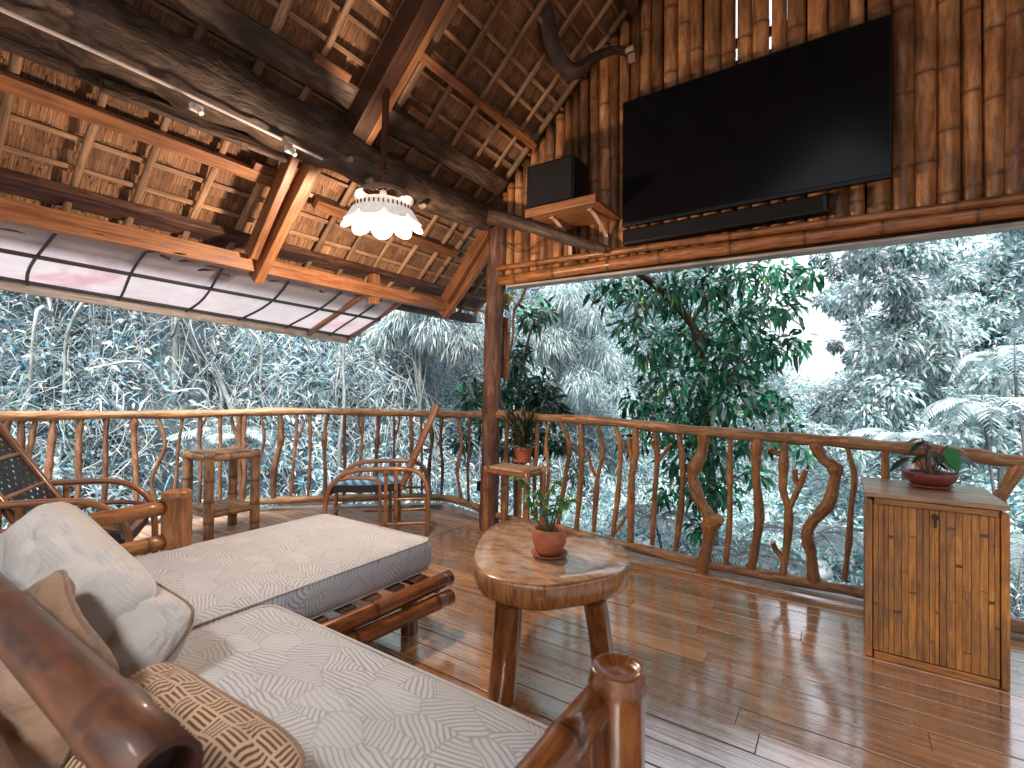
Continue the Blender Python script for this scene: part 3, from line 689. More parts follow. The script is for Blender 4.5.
# left slope (x negative); build() keeps coordinates as given
bl_ = thatch(1); bl_.build('thatch', 'thatch', roof)
br_ = thatch(1)
for p in br_.v: p.x = -p.x
br_.f = [tuple(reversed(f)) for f in br_.f]
uv2 = []
k = 0
for f in br_.f:
    uv2.extend(reversed(br_.uv[k:k + len(f)])); k += len(f)
br_.uv = uv2
br_.build('thatch', 'thatch', roof)
# loose fibres hanging from the thatch
b = MB()
for i in range(5200):
    ss = random.uniform(0.05, 4.2); yy = random.uniform(-.6, 4.2)
    p = V((-3.5, yy, RZ(-3.5))) + RD * ss + RN * .03
    if p.x > -.2: continue
    dv = (-RD * random.uniform(.03, .12) - RN * random.uniform(0, .035) + V((0, random.uniform(-.02, .02), 0)))
    w = V((0, random.uniform(.0015, .004), 0)); k = len(b.v); c = (random.random(), 0, 0, 1)
    b.v += [p - w, p + w, p + dv]; b.c += [c] * 3
    b.f.append((k, k + 1, k + 2)); b.uv += [(0, i * .1), (0, i * .1 + .01), (.1, i * .1)]; b.sm.append(False); b.mi.append(0)
o = b.build('loose_fibre', 'thatch', roof); o['kind'] = 'stuff'
# battens along Y, rafters up the slope
s = .06; i = 0
while s < 4.75:
    p = V((-3.5, 0, RZ(-3.5))) + RD * s
    w = random.uniform(.020, .028)
    if abs(p.x + 2.13) > .0:
        b = MB()
        for (ya, yb) in ((Y0, .4 + random.uniform(-.3, .3)), (.4, 2.3 + random.uniform(-.3, .3)), (2.3, Y1 - .02)):
            b.beam(p + V((0, ya, 0)) + RN * random.uniform(-.002, .004), p + V((0, yb + .2, 0)) + RN * random.uniform(-.002, .004), w, .012, side=RD)
        b.build('batten', 'batten', roof, bevel=.002)
    s += .145 + random.uniform(-.015, .015)
yy = -1.62; k = 0
while yy < 4.3:
    b = MB()
    y1 = yy + random.uniform(-.03, .03)
    a0 = V((-3.46, yy, RZ(-3.46))) - RN * .018; a1 = V((-.03, y1, RZ(-.03))) - RN * .018
    n = 6; pts = [a0.lerp(a1, q / n) + V((0, random.uniform(-.008, .008), 0)) for q in range(n + 1)]
    if abs(yy - 3.4) > .12:
        b.tube(pts, [random.uniform(.018, .028) for _ in pts], 8, squash=.5, lump=.06)
        b.build('rafter', 'batten', roof)
    yy += .268 + random.uniform(-.015, .015)
# ridge, purlins, plates
MB().bamboo((-.02, Y0, RZ(0) - .09), (-.02, Y1, RZ(0) - .09), .06).build('ridge_pole', 'bamboo_wall', roof)
def purlin(x, ya, yb, w=.045, h=.07, mat='timber', drop=.04):
    b = MB(); p0 = V((x, ya, RZ(x))) - RN * (drop + h / 2); p1 = V((x, yb, RZ(x))) - RN * (drop + h / 2)
    b.beam(p0, p1, w, h, side=RD); b.build('purlin', mat, roof, bevel=.004)
purlin(-2.90, Y0, 1.72, .07, .05)
purlin(-2.93, 1.95, 3.38, .07, .05)
purlin(-2.12, 1.98, 3.38, .055, .06)
purlin(-1.30, Y0, 3.38, .06, .07, 'timber_dark')
purlin(-2.42, Y0, 3.38, .14, .03, 'log_dark', .05)
for (x, y_, l) in ((-2.36, 1.55, .22), (-2.33, 2.2, .16), (-2.86, 1.50, .2)):
    b = MB(); p = V((x, y_, RZ(x))) - RN * .06; b.beam(p, p + V((0, l, 0)), .05, .05, side=RD); b.build('cleat', 'timber', roof, bevel=.004)
# main truss rafters: dark timber with an orange edge board
for yt, part in ((1.95, 1), (-.9, 0)):
    x0, x1 = -2.58, -.03
    b = MB(); b.beam(V((x0, yt - .05, RZ(x0))) - RN * .13, V((x1, yt - .05, RZ(x1))) - RN * .13, .10, .16, side=(0, 1, 0), rnd=.3)
    b.build('main_rafter', 'timber_dark', roof, bevel=.006)
    b = MB(); b.beam(V((x0 + .0, yt + .025, RZ(x0))) - RN * .155, V((x1, yt + .025, RZ(x1))) - RN * .155, .045, .11, side=(0, 1, 0), rnd=.7)
    b.build('rafter_edge', 'timber', roof, bevel=.004)
# eave beams and the brackets that hold them
EX = -3.12
b = MB(); b.beam((EX, Y0, 1.985), (EX, 3.62, 1.985), .075, .10, rnd=.8); b.build('eave_beam', 'timber', roof, bevel=.005)
b = MB(); b.beam((EX - .12, Y0, 2.155), (EX - .12, 4.2, 2.155), .16, .045, side=(1, 0, .2), rnd=.5); b.build('eave_plate', 'post_wood', roof, bevel=.006)
b = MB(); b.beam((-3.44, 3.2, RZ(-3.44) + .0), (-3.44, Y1, RZ(-3.44) + .0), .10, .09, rnd=.4); b.build('eave_pole', 'log_dark', roof, bevel=.02)
for yt in (1.70, 3.50):
    off = 0
    b = MB(); b.beam(V((-2.48, yt, 2.58)), V((EX - .02, yt, 1.90)), .06, .10, side=(0, 1, 0), rnd=.75); b.build('eave_bracket', 'timber', roof, bevel=.005)
    b = MB(); b.beam(V((-2.56, yt - .08, 2.60)), V((EX + .07, yt - .08, 2.02)), .05, .09, side=(0, 1, 0), rnd=.4); b.build('eave_bracket', 'timber', roof, bevel=.005)
b = MB(); b.beam((EX - .01, 2.66, 1.88), (EX - .01, 2.66, 2.12), .07, .06, rnd=.9); b.build('eave_block', 'timber', roof, bevel=.004)
# bent natural branch brace high under the roof
P = [at(536, -40, y=2.7), at(545, 20, y=2.85), at(556, 55, y=2.95), at(573, 72, y=3.05), at(594, 58, y=3.15), at(614, 50, y=3.3), at(628, 53, y=3.42)]
o = MB().tube(spline(P, 6), lerps([.07, .065, .06, .055, .035, .028, .03], 6), 12, lump=.1, rnd=.5).build('branch_brace', 'log_dark'); tag(o, 'dark forked natural branch bracing the roof beside the bamboo wall', 'branch')
# ================================================================== AWNING
aw = thing('awning', 'translucent whitish awning with dark cross bars sloping out below the left eave', 'awning', (-3.6, 1.0, 1.9))
AY0, AY1 = -1.6, 3.06
def AP(s, y):    # s 0 at the eave .. 1 outer hem
    z_out = 1.82 - (y - .7) * .048
    return V((-3.16 + (-4.06 + 3.16) * s, y + .08 * s, 2.02 + (z_out - 2.02) * s - .03 * math.sin(math.pi * s)))
b = MB(); ny, ns = 60, 8
for j in range(ny + 1):
    for i in range(ns + 1):
        y_ = AY0 + (AY1 - AY0) * j / ny; b.v.append(AP(i / ns, y_)); b.c.append((.5, 0, 0, 1))
for j in range(ny):
    for i in range(ns):
        a = j * (ns + 1) + i; b.quad((a, a + 1, a + ns + 2, a + ns + 1), [(i, j), (i + 1, j), (i + 1, j + 1), (i, j + 1)])
b.build('awning_cloth', 'awning_cloth', aw)
for s, w in ((.44, .028), (.93, .030)):
    pts = [AP(s, AY0 + (AY1 - AY0) * j / 24) + V((0, 0, -.018)) for j in range(25)]
    b = MB()
    for p, q in zip(pts, pts[1:]): b.beam(p, q, w, .014, side=(1, 0, .2), rnd=.5)
    b.build('long_bar', 'dark_bar', aw)
yy = -1.36
while yy < 2.95:
    pts = [AP(s / 8, yy + .03 * math.sin(s * .5 + yy * 3)) + V((0, 0, -.012)) for s in range(9)]
    MB().tube(pts, .0085, 6, smooth=False).build('cross_bar', 'dark_bar', aw); yy += .42
# wooden prop and the reddish hem at the far end
b = MB(); b.beam(AP(.0, 2.64) + V((0, 0, -.03)), AP(.95, 2.60) + V((0, 0, -.04)), .05, .03, side=(0, 1, 0)); b.build('prop_stick', 'timber', aw, bevel=.003)
b = MB(); b.beam(AP(0, 3.05) + V((0, .0, -.01)), AP(1, 3.05) + V((0, 0, -.01)), .05, .05, side=(0, 1, 0), rnd=.3); b.build('end_bar', 'terracotta_dark', aw, bevel=.004)
pts = [AP(1.0, AY0 + (AY1 - AY0) * j / 24) + V((-.015, 0, -.03)) for j in range(25)]
b = MB()
for p, q in zip(pts, pts[1:]): b.beam(p, q, .035, .07, side=(1, 0, 0), rnd=.5)
b.build('hem', 'edge_strip', aw)
# dead leaves lying on the awning
def leafshape(c, L, W, ang, lift=.004):
    b = MB(); n = 7; c = V(c); T = V((math.cos(ang), math.sin(ang), 0)); N = V((-math.sin(ang), math.cos(ang), 0))
    for i in range(n):
        t = i / (n - 1); w = W * math.sin(math.pi * min(.98, max(.03, t)) ** .8) / 2; q = c + T * (t - .5) * L + V((0, 0, lift * math.sin(t * 3)))
        b.v += [q - N * w, q + N * w]; b.c += [(.5, 0, 0, 1)] * 2
    for i in range(n - 1): b.quad((2 * i, 2 * i + 2, 2 * i + 3, 2 * i + 1), [(0, 0)] * 4)
    return b
for i, (px, py, L) in enumerate([(96, 236, .10), (152, 253, .09), (166, 258, .12), (178, 255, .1), (188, 262, .10), (206, 271, .13), (216, 268, .1), (225, 275, .12), (146, 281, .06), (240, 313, .07), (276, 282, .10), (322, 292, .09), (281, 317, .06), (12, 232, .09), (300, 300, .05)]):
    p = at(px, py, z=1.93)
    for _ in range(4):
        s = min(.96, max(.02, (-3.16 - p.x) / .9)); zz = AP(s, p.y - .08 * s).z; p = at(px, py, z=zz)
    o = leafshape(p + V((0, 0, .003)), L, L * .45, random.uniform(0, 6)).build('fallen_leaf', 'fallen', solid=.002)
    tag(o, 'dry fallen leaf lying on top of the translucent awning', 'leaf', 'fallen leaves on the awning')

# ================================================================== PENDANT LAMP
lp = at(383, 212, y=1.90)
lamp = thing('pendant_lamp', 'lit scalloped shell pendant lamp hanging on a dark rod', 'lamp', lp + V((0, 0, .1)))
b = MB(); b.beam(at(388, 42, y=1.92), V((lp.x, lp.y, lp.z + .235)), .035, .02, side=(1, 0, 0)); b.tube([V((lp.x, lp.y, lp.z + .24)), V((lp.x, lp.y, lp.z + .11))], .008, 8); b.build('rod', 'timber_dark', lamp)
def scallop(name, mat, r0, r1, z0, z1, nl, amp, th=.004, flare=0.0, marks=None):
    b = MB(); ns, nr = nl * 10, 7
    for i in range(nr):
        t = i / (nr - 1)
        for k in range(ns):
            a = 2 * math.pi * k / ns; lob = abs(math.sin(a * nl / 2))
            r = (r0 + (r1 - r0) * t ** .8) * (1 + .05 * lob * t) + flare * t * t * lob
            z = z0 + (z1 - z0) * t - amp * (lob ** .6) * t
            b.v.append(V((lp.x + r * math.cos(a), lp.y + r * math.sin(a), lp.z + z))); b.c.append((.5, 0, 0, 1))
    for i in range(nr - 1):
        for k in range(ns):
            k2 = (k + 1) % ns; b.quad((i * ns + k, i * ns + k2, (i + 1) * ns + k2, (i + 1) * ns + k), [(0, 0)] * 4)
    return b.build(name, mat, lamp, solid=th)
scallop('upper_shade', 'bead_shade', .115, .165, .12, .055, 6, -.02)
scallop('lamp_shade', 'shell_shade', .14, .195, .045, -.045, 9, .045, flare=.028)
b = MB()
for k in range(44):
    a = 2 * math.pi * k / 44; c, s = math.cos(a), math.sin(a)
    p = V((lp.x + .176 * c, lp.y + .176 * s, lp.z + .004)); b.beam(p + V((0, 0, .010)), p + V((.003 * c, .003 * s, -.010)), .007, .006, side=(-s, c, 0))
b.build('slot_band', 'timber_dark', lamp)
b = MB(); b.lathe(V((lp.x, lp.y, lp.z)), [(.001, -.035), (.018, -.03), (.03, -.005), (.030, .03), (.022, .06), (.014, .075)], 16); b.build('bulb', 'bulb_glow', lamp)
b = MB(); b.lathe(V((lp.x, lp.y, lp.z)), [(.001, .125), (.02, .12), (.02, .075), (.016, .07)], 12); b.build('socket', 'clip_white', lamp)
b = MB()
for k in range(3):
    a = k * 2.094; b.tube([V((lp.x, lp.y, lp.z + .12)), V((lp.x + .086 * math.cos(a), lp.y + .086 * math.sin(a), lp.z + .132))], .004, 6)
b.build('spider_frame', 'lock_metal', lamp)
pl = bpy.data.lights.new('lamp_light', 'POINT'); pl.energy = 52; pl.color = (1, .72, .52); pl.shadow_soft_size = .05
po = bpy.data.objects.new('lamp_light', pl); COL.objects.link(po); po.location = lp + V((0, 0, -.34)); po['kind'] = 'helper'

# ================================================================== TV, SOUND BAR, SPEAKER
TY = 3.33
a, c = at(622.5, 100.6, y=TY), at(623.6, 225.7, y=TY); e, g = at(893, 14.5, y=TY), at(891, 178, y=TY)
zt = (a.z + e.z) / 2; zb = (c.z + g.z) / 2; xl, xr = a.x, (e.x + g.x) / 2
tv = thing('flat_television', 'large black flat television mounted high on the bamboo wall', 'television', ((xl + xr) / 2, TY + .03, zb))
b = MB(); b.box(((xl + xr) / 2, TY + .02, (zt + zb) / 2), (xr - xl, .035, zt - zb)); b.build('casing', 'black_plastic', tv, bevel=.004)
b = MB(); b.box(((xl + xr) / 2, TY, (zt + zb) / 2 + .006), (xr - xl - .02, .006, zt - zb - .035)); b.build('screen', 'tv_screen', tv)
b = MB(); b.box(((xl + xr) / 2, TY + .06, (zt + zb) / 2 - .05), (.6, .06, .4)); b.build('wall_bracket', 'black_plastic', tv, bevel=.004)
sb = thing('sound_bar', 'long black sound bar beneath the television', 'speaker', (-.7, 3.3, 2.24))
s0, s1 = at(622, 243, y=3.29), at(829, 214, y=3.29); t0, t1 = at(622, 229, y=3.29), at(829, 193, y=3.29)
zc = (s0.z + s1.z + t0.z + t1.z) / 4
b = MB(); b.box(((s0.x + s1.x) / 2, 3.335, zc), (s1.x - s0.x, .09, .105)); b.build('casing', 'black_plastic', sb, bevel=.012)
b = MB(); b.box(((s0.x + s1.x) / 2, 3.287, zc), (s1.x - s0.x - .06, .006, .08)); b.build('grille', 'speaker_cloth', sb)
b = MB()
for x in (s0.x + .25, s1.x - .25): b.box((x, 3.41, zc), (.05, .07, .05))
b.build('mount', 'lock_metal', sb)
cb = MB(); q = [at(812, 219, y=3.36), at(824, 212, y=3.36), at(834, 203, y=3.36), V((at(838, 195, y=3.36)))]; cb.tube(spline(q, 4), .005, 6)
o = cb.build('loose_cable', 'cable'); tag(o, 'short black cable dangling off the right end of the sound bar', 'cable')

sh = thing('wall_shelf', 'orange wooden shelf on pale curved brackets beneath the black speaker', 'shelf', (-1.6, 3.2, 2.44))
A = at(595.5, 194, z=2.50); B_ = at(527.5, 212, y=A.y); yb = 3.43
b = MB(); b.box(((A.x + B_.x) / 2, (A.y + yb) / 2, 2.475), (A.x - B_.x, yb - A.y, .025), along=0, rnd=.7); b.build('shelf_board', 'timber', sh, bevel=.003)
b = MB(); b.box(((A.x + B_.x) / 2, A.y - .011, 2.468), (A.x - B_.x + .02, .02, .058), along=0, rnd=.3); b.build('front_lip', 'timber', sh, bevel=.003)
for x in (B_.x + .13, A.x - .10):
    P = [V((x, A.y + .12, 2.455)), V((x, A.y + .20, 2.45)), V((x, yb - .05, 2.37)), V((x, yb - .02, 2.30)), V((x, yb - .015, 2.20))]
    b = MB(); sp = spline(P, 4)
    for p, q in zip(sp, sp[1:]): b.beam(p, q + (q - p) * .05, .03, .008, side=(1, 0, 0))
    b.build('bracket', 'bracket_metal', sh)
sk = thing('box_speaker', 'black box loudspeaker standing on the wooden wall shelf', 'speaker', ((A.x + B_.x) / 2, A.y + .15, 2.49))
C0 = at(527, 166, y=A.y + .05); C1 = at(574, 153.5, y=A.y + .05)
b = MB(); zs = 2.488; b.box(((C0.x + C1.x) / 2, A.y + .05 + .12, (zs + C1.z) / 2), (C1.x - C0.x, .24, C1.z - zs)); b.build('cabinet_box', 'black_plastic', sk, bevel=.006)
b = MB(); b.box(((C0.x + C1.x) / 2, A.y + .047, (zs + C1.z) / 2), (C1.x - C0.x - .03, .008, C1.z - zs - .03)); b.build('grille', 'speaker_cloth', sk, bevel=.003)
b = MB(); b.lathe(V((0, 0, 0)), [(.001, 0), (.006, 0), (.012, .012), (.028, .02), (.03, .022)], 14)
# clip socket on the wall near the brace
p = at(627, 51, y=3.38); b = MB(); b.tube([p + V((-.03, 0, .0)), p + V((.05, 0, .01))], .02, 10); b.box(p + V((.03, .02, -.05)), (.05, .03, .05)); o = b.build('light_socket', 'bead_shade'); tag(o, 'small brown socket screwed to the bamboo wall where the branch brace ends', 'socket')
# thin cable sagging along the wall foot
P = [at(500, 242, y=3.36), at(520, 252, y=3.38), at(538, 243, y=3.4), at(552, 230, y=3.38)]
o = MB().tube(spline(P, 5), .004, 6).build('wall_cable', 'cable'); tag(o, 'thin dark cable drooping on the bamboo wall under the branch stub', 'cable')

# ================================================================== SOFA
sofa = thing('bamboo_daybed', 'L-shaped glossy bamboo daybed frame with thick poles', 'daybed', (-1.7, .8, 0))
def bp(a, c, r, part, node=.34, mat='bamboo_varnished', **k):
    return MB().bamboo(a, c, r, node=node, **k).build(part, mat, sofa)
# arms
def armpost(x, y_, z, r, mat='bamboo_varnished'):
    b = MB(); b.tube([(x, y_, 0), (x, y_, .25), (x, y_, z - .05), (x, y_, z - .035), (x, y_, z - .02), (x, y_, z - .004)], [r, r * 1.0, r, r * 1.06, r * 1.0, r * .97], 24, rnd=.5, marks=[0, 0, 0, .3, 0, 0], caps=False)
    r_ = r * .97
    b.lathe(V((x, y_, z)), [(r_, -.004), (r_ * .96, .0), (r_ * .86, -.001), (r_ * .8, -.006), (r_ * .5, -.013), (r_ * .15, -.010), (.001, -.009)], 24, rnd=.9)
    return b.build('arm_post', mat, sofa)
armpost(-.405, 1.03, .595, .060); armpost(-2.70, 1.09, .69, .063, 'bamboo_pole')
bp((-.46, .18, .50), (-.435, 1.0, .525), .038, 'arm_pole'); bp((-.46, .18, .30), (-.435, 1.0, .31), .036, 'arm_pole')
bp((-2.70, .20, .60), (-2.70, 1.04, .62), .034, 'arm_pole', node=.4, mat='bamboo_pole'); bp((-2.70, .20, .44), (-2.70, 1.04, .455), .034, 'arm_pole', node=.4, mat='bamboo_pole')
# back: three long poles and end uprights
bp((-2.95, .225, .795), (-.590, .232, .788), .038, 'back_pole', node=.42, first=.35, mat='bamboo_dull')
bp((-2.95, .17, .63), (-.56, .16, .60), .052, 'back_pole', node=.42, mat='bamboo_dull')
bp((-2.95, .13, .44), (-.56, .12, .42), .05, 'back_pole', node=.42, mat='bamboo_dull')
bp((-2.72, .10, 0), (-2.72, .11, .92), .055, 'back_post'); bp((-1.72, .10, 0), (-1.72, .12, .72), .05, 'back_post')
bp((-.50, .09, 0), (-.50, .09, .62), .055, 'back_post')
# chaise rails along the right flank
bp((-1.70, 1.02, .235), (-1.645, 1.90, .245), .038, 'seat_rail', node=.5); bp((-1.685, 1.0, .165), (-1.60, 1.86, .175), .036, 'seat_rail', node=.5)
bp((-2.72, 1.10, .22), (-2.72, 1.86, .22), .036, 'seat_rail'); bp((-2.74, 1.83, .22), (-1.66, 1.83, .22), .034, 'seat_rail')
bp((-1.70, .98, .235), (-.45, .965, .235), .036, 'seat_rail'); bp((-1.70, .97, .16), (-.45, .955, .16), .036, 'seat_rail')
bp((-.49, .15, .22), (-.49, .98, .22), .036, 'seat_rail')
for x, y_ in ((-1.76, 1.74), (-2.62, 1.74), (-1.72, .93), (-1.1, .93), (-1.1, .2)):
    b = MB(); b.tube([(x, y_, 0), (x, y_, .20)], .042, 14, rnd=.3); b.build('leg', 'bamboo_varnished', sofa)
b = MB()
for k in range(12): b.beam((-2.64, .25 + k * .14, .250), (-1.74, .25 + k * .14, .250), .07, .014, side=(0, 1, 0))
for k in range(8): b.beam((-1.66 + k * .155, .2, .252), (-1.66 + k * .155, .93, .252), .07, .014, side=(1, 0, 0))
b.build('slat_base', 'batten', sofa)

def soft_box(name, x0, x1, y0, y1, z0, z1, label, rad=.03):
    nx, ny = max(8, int((x1 - x0) / .05)), max(8, int((y1 - y0) / .05))
    c = V(((x0 + x1) / 2, (y0 + y1) / 2, z0)); hx, hy, hz = (x1 - x0) / 2, (y1 - y0) / 2, (z1 - z0)
    bm = bmesh.new()
    N = 6
    verts = {}
    def val(i, j, k):
        return (i, j, k)
    Xs = [-hx + 2 * hx * i / nx for i in range(nx + 1)]; Ys = [-hy + 2 * hy * j / ny for j in range(ny + 1)]; Zs = [hz * k / N for k in range(N + 1)]
    def gv(i, j, k):
        key = (i, j, k)
        if key in verts: return verts[key]
        p = V((Xs[i], Ys[j], Zs[k]))
        # round edges by clamping to the inner box
        r = rad; q = V((max(-hx + r * 1.6, min(hx - r * 1.6, p.x)), max(-hy + r * 1.6, min(hy - r * 1.6, p.y)), max(r, min(hz - r, p.z))))
        d = p - q
        if d.length > 1e-6:
            s = V((d.x / 1.6, d.y / 1.6, d.z)); m = max(abs(s.x), abs(s.y), abs(s.z)); s2 = s.normalized() * m
            p = q + V((s2.x * 1.6, s2.y * 1.6, s2.z))
        u = abs(p.x / hx); v_ = abs(p.y / hy)
        if k == N: p.z += .012 * (1 - u ** 4) * (1 - v_ ** 4) + .003 * math.sin(p.x * 9 + p.y * 5) * math.sin(p.y * 11)
        bulge = .008 * math.sin(math.pi * k / N)
        if i in (0, nx): p.x += bulge * (1 if i else -1)
        if j in (0, ny): p.y += bulge * (1 if j else -1)
        verts[key] = bm.verts.new(p); return verts[key]
    def face(a): 
        try: bm.faces.new(a)
        except ValueError: pass
    for i in range(nx):
        for j in range(ny):
            face([gv(i, j, N), gv(i + 1, j, N), gv(i + 1, j + 1, N), gv(i, j + 1, N)]); face([gv(i, j, 0), gv(i, j + 1, 0), gv(i + 1, j + 1, 0), gv(i + 1, j, 0)])
    for k in range(N):
        for i in range(nx):
            face([gv(i, 0, k), gv(i + 1, 0, k), gv(i + 1, 0, k + 1), gv(i, 0, k + 1)]); face([gv(i, ny, k), gv(i, ny, k + 1), gv(i + 1, ny, k + 1), gv(i + 1, ny, k)])
        for j in range(ny):
            face([gv(0, j, k), gv(0, j, k + 1), gv(0, j + 1, k + 1), gv(0, j + 1, k)]); face([gv(nx, j, k), gv(nx, j + 1, k), gv(nx, j + 1, k + 1), gv(nx, j, k + 1)])
    bm.normal_update(); me = bpy.data.meshes.new(name); bm.to_mesh(me); bm.free()
    for p in me.polygons: p.use_smooth = True
    me.materials.append(MATS['mattress_cloth'])
    o = bpy.data.objects.new(name, me); COL.objects.link(o); o.location = c; tag(o, label, 'mattress')
    # piping along the upper and lower rim
    for zz in (hz - .010, .012):
        P = []
        rr = .055
        for cx, cy, a0 in ((hx - rr, hy - rr, 0), (-hx + rr, hy - rr, 90), (-hx + rr, -hy + rr, 180), (hx - rr, -hy + rr, 270)):
            for q in range(5):
                t = math.radians(a0 + q * 22.5); P.append(c + V((cx + rr * math.cos(t) - .004 * math.cos(t), cy + rr * math.sin(t) - .004 * math.sin(t), zz)))
        P.append(P[0]); MB().tube(P, .0045, 6).build('piping', 'pillow_white', o)
    return o
soft_box('mattress', -2.665, -1.755, .28, 1.90, .262, .427, 'patterned white mattress on the far chaise half of the daybed')
soft_box('mattress', -1.715, -.50, .28, 1.0, .262, .43, 'patterned white mattress on the near seat of the daybed')

def pillow(label, c, size, th, R3, mat, seed=0, pipe=None, w2=None):
    rs = np.random.RandomState(seed); n = 48; b = MB(); c = V(c); hx = size / 2; hy = (w2 or size) / 2
    ph = rs.rand(12) * 6.28
    def P(i, j, s):
        u = -1 + 2 * i / n; v = -1 + 2 * j / n
        t = ((1 - abs(u) ** 2.6) * (1 - abs(v) ** 2.6)) ** .55
        k = 1 - .07 * (1 - abs(u)) ** .8 * abs(v) ** 3 * 1.0
        x = u * hx * (1 - .09 * (1 - v * v) * abs(u) ** 2 * 0 - .06 * (1 - abs(v) ** 2) * abs(u) ** 3)
        y = v * hy * (1 - .06 * (1 - abs(u) ** 2) * abs(v) ** 3)
        cr = 1 - .13 * (abs(u) * abs(v)) ** 4; x *= cr; y *= cr
        wr = .010 * math.sin(7 * u + 4 * v + ph[0]) * math.sin(5 * v + ph[1]) + .006 * math.sin(13 * u - 9 * v + ph[2]) + .012 * math.sin(3.2 * u * v + ph[3]) - .016 * max(0, math.sin(6 * u + 8 * v * v + ph[6])) ** 6 - .013 * max(0, math.sin(9 * v - 5 * u * u + ph[7])) ** 8
        z = s * (th / 2 * t + wr * t) + .014 * math.sin(2.5 * u + ph[4]) + .012 * math.sin(3 * v + ph[5])
        return c + R3 @ V((x, y, z))
    for s in (1, -1):
        b0 = len(b.v)
        for i in range(n + 1):
            for j in range(n + 1): b.v.append(P(i, j, s)); b.c.append((.5, 0, 0, 1))
        for i in range(n):
            for j in range(n):
                a = b0 + i * (n + 1) + j; q = (a, a + n + 1, a + n + 2, a + 1); q = q if s > 0 else q[::-1]
                uv = [(i / n, j / n), ((i + 1) / n, j / n), ((i + 1) / n, (j + 1) / n), (i / n, (j + 1) / n)]
                b.quad(q, uv if s > 0 else uv[::-1])
    o = b.build('pillow', mat); tag(o, label, 'pillow')
    if pipe:
        Q = [P(i, 0, 1) for i in range(n + 1)] + [P(n, j, 1) for j in range(1, n + 1)] + [P(i, n, 1) for i in range(n - 1, -1, -1)] + [P(0, j, 1) for j in range(n - 1, -1, -1)]
        MB().tube(Q, .005, 6).build('piping', pipe, o)
    return o
def rot(ax, ay, az): return (Matrix.Rotation(math.radians(az), 3, 'Z') @ Matrix.Rotation(math.radians(ay), 3, 'Y') @ Matrix.Rotation(math.radians(ax), 3, 'X'))
pillow('plump white pillow with faint stitching, topmost against the bamboo back', (-1.82, .41, .585), .70, .25, rot(50, 16, 6), 'pillow_white', 3, 'pillow_white', .46)
pillow('white pillow lying low between the plump one and the brown patterned cushion', (-1.60, .42, .53), .50, .18, rot(40, 10, 8), 'pillow_white', 5, 'piping', .44)
pillow('crumpled tan pillow wedged against the bamboo back pole', (-1.38, .29, .575), .48, .11, rot(62, 14, -2), 'pillow_tan', 8, 'piping', .36)
pillow('tan cushion with brown basket-weave print nearest the camera', (-1.02, .33, .475), .60, .13, rot(26, 2, 2), 'pillow_basket', 12, 'pillow_tan', .44)

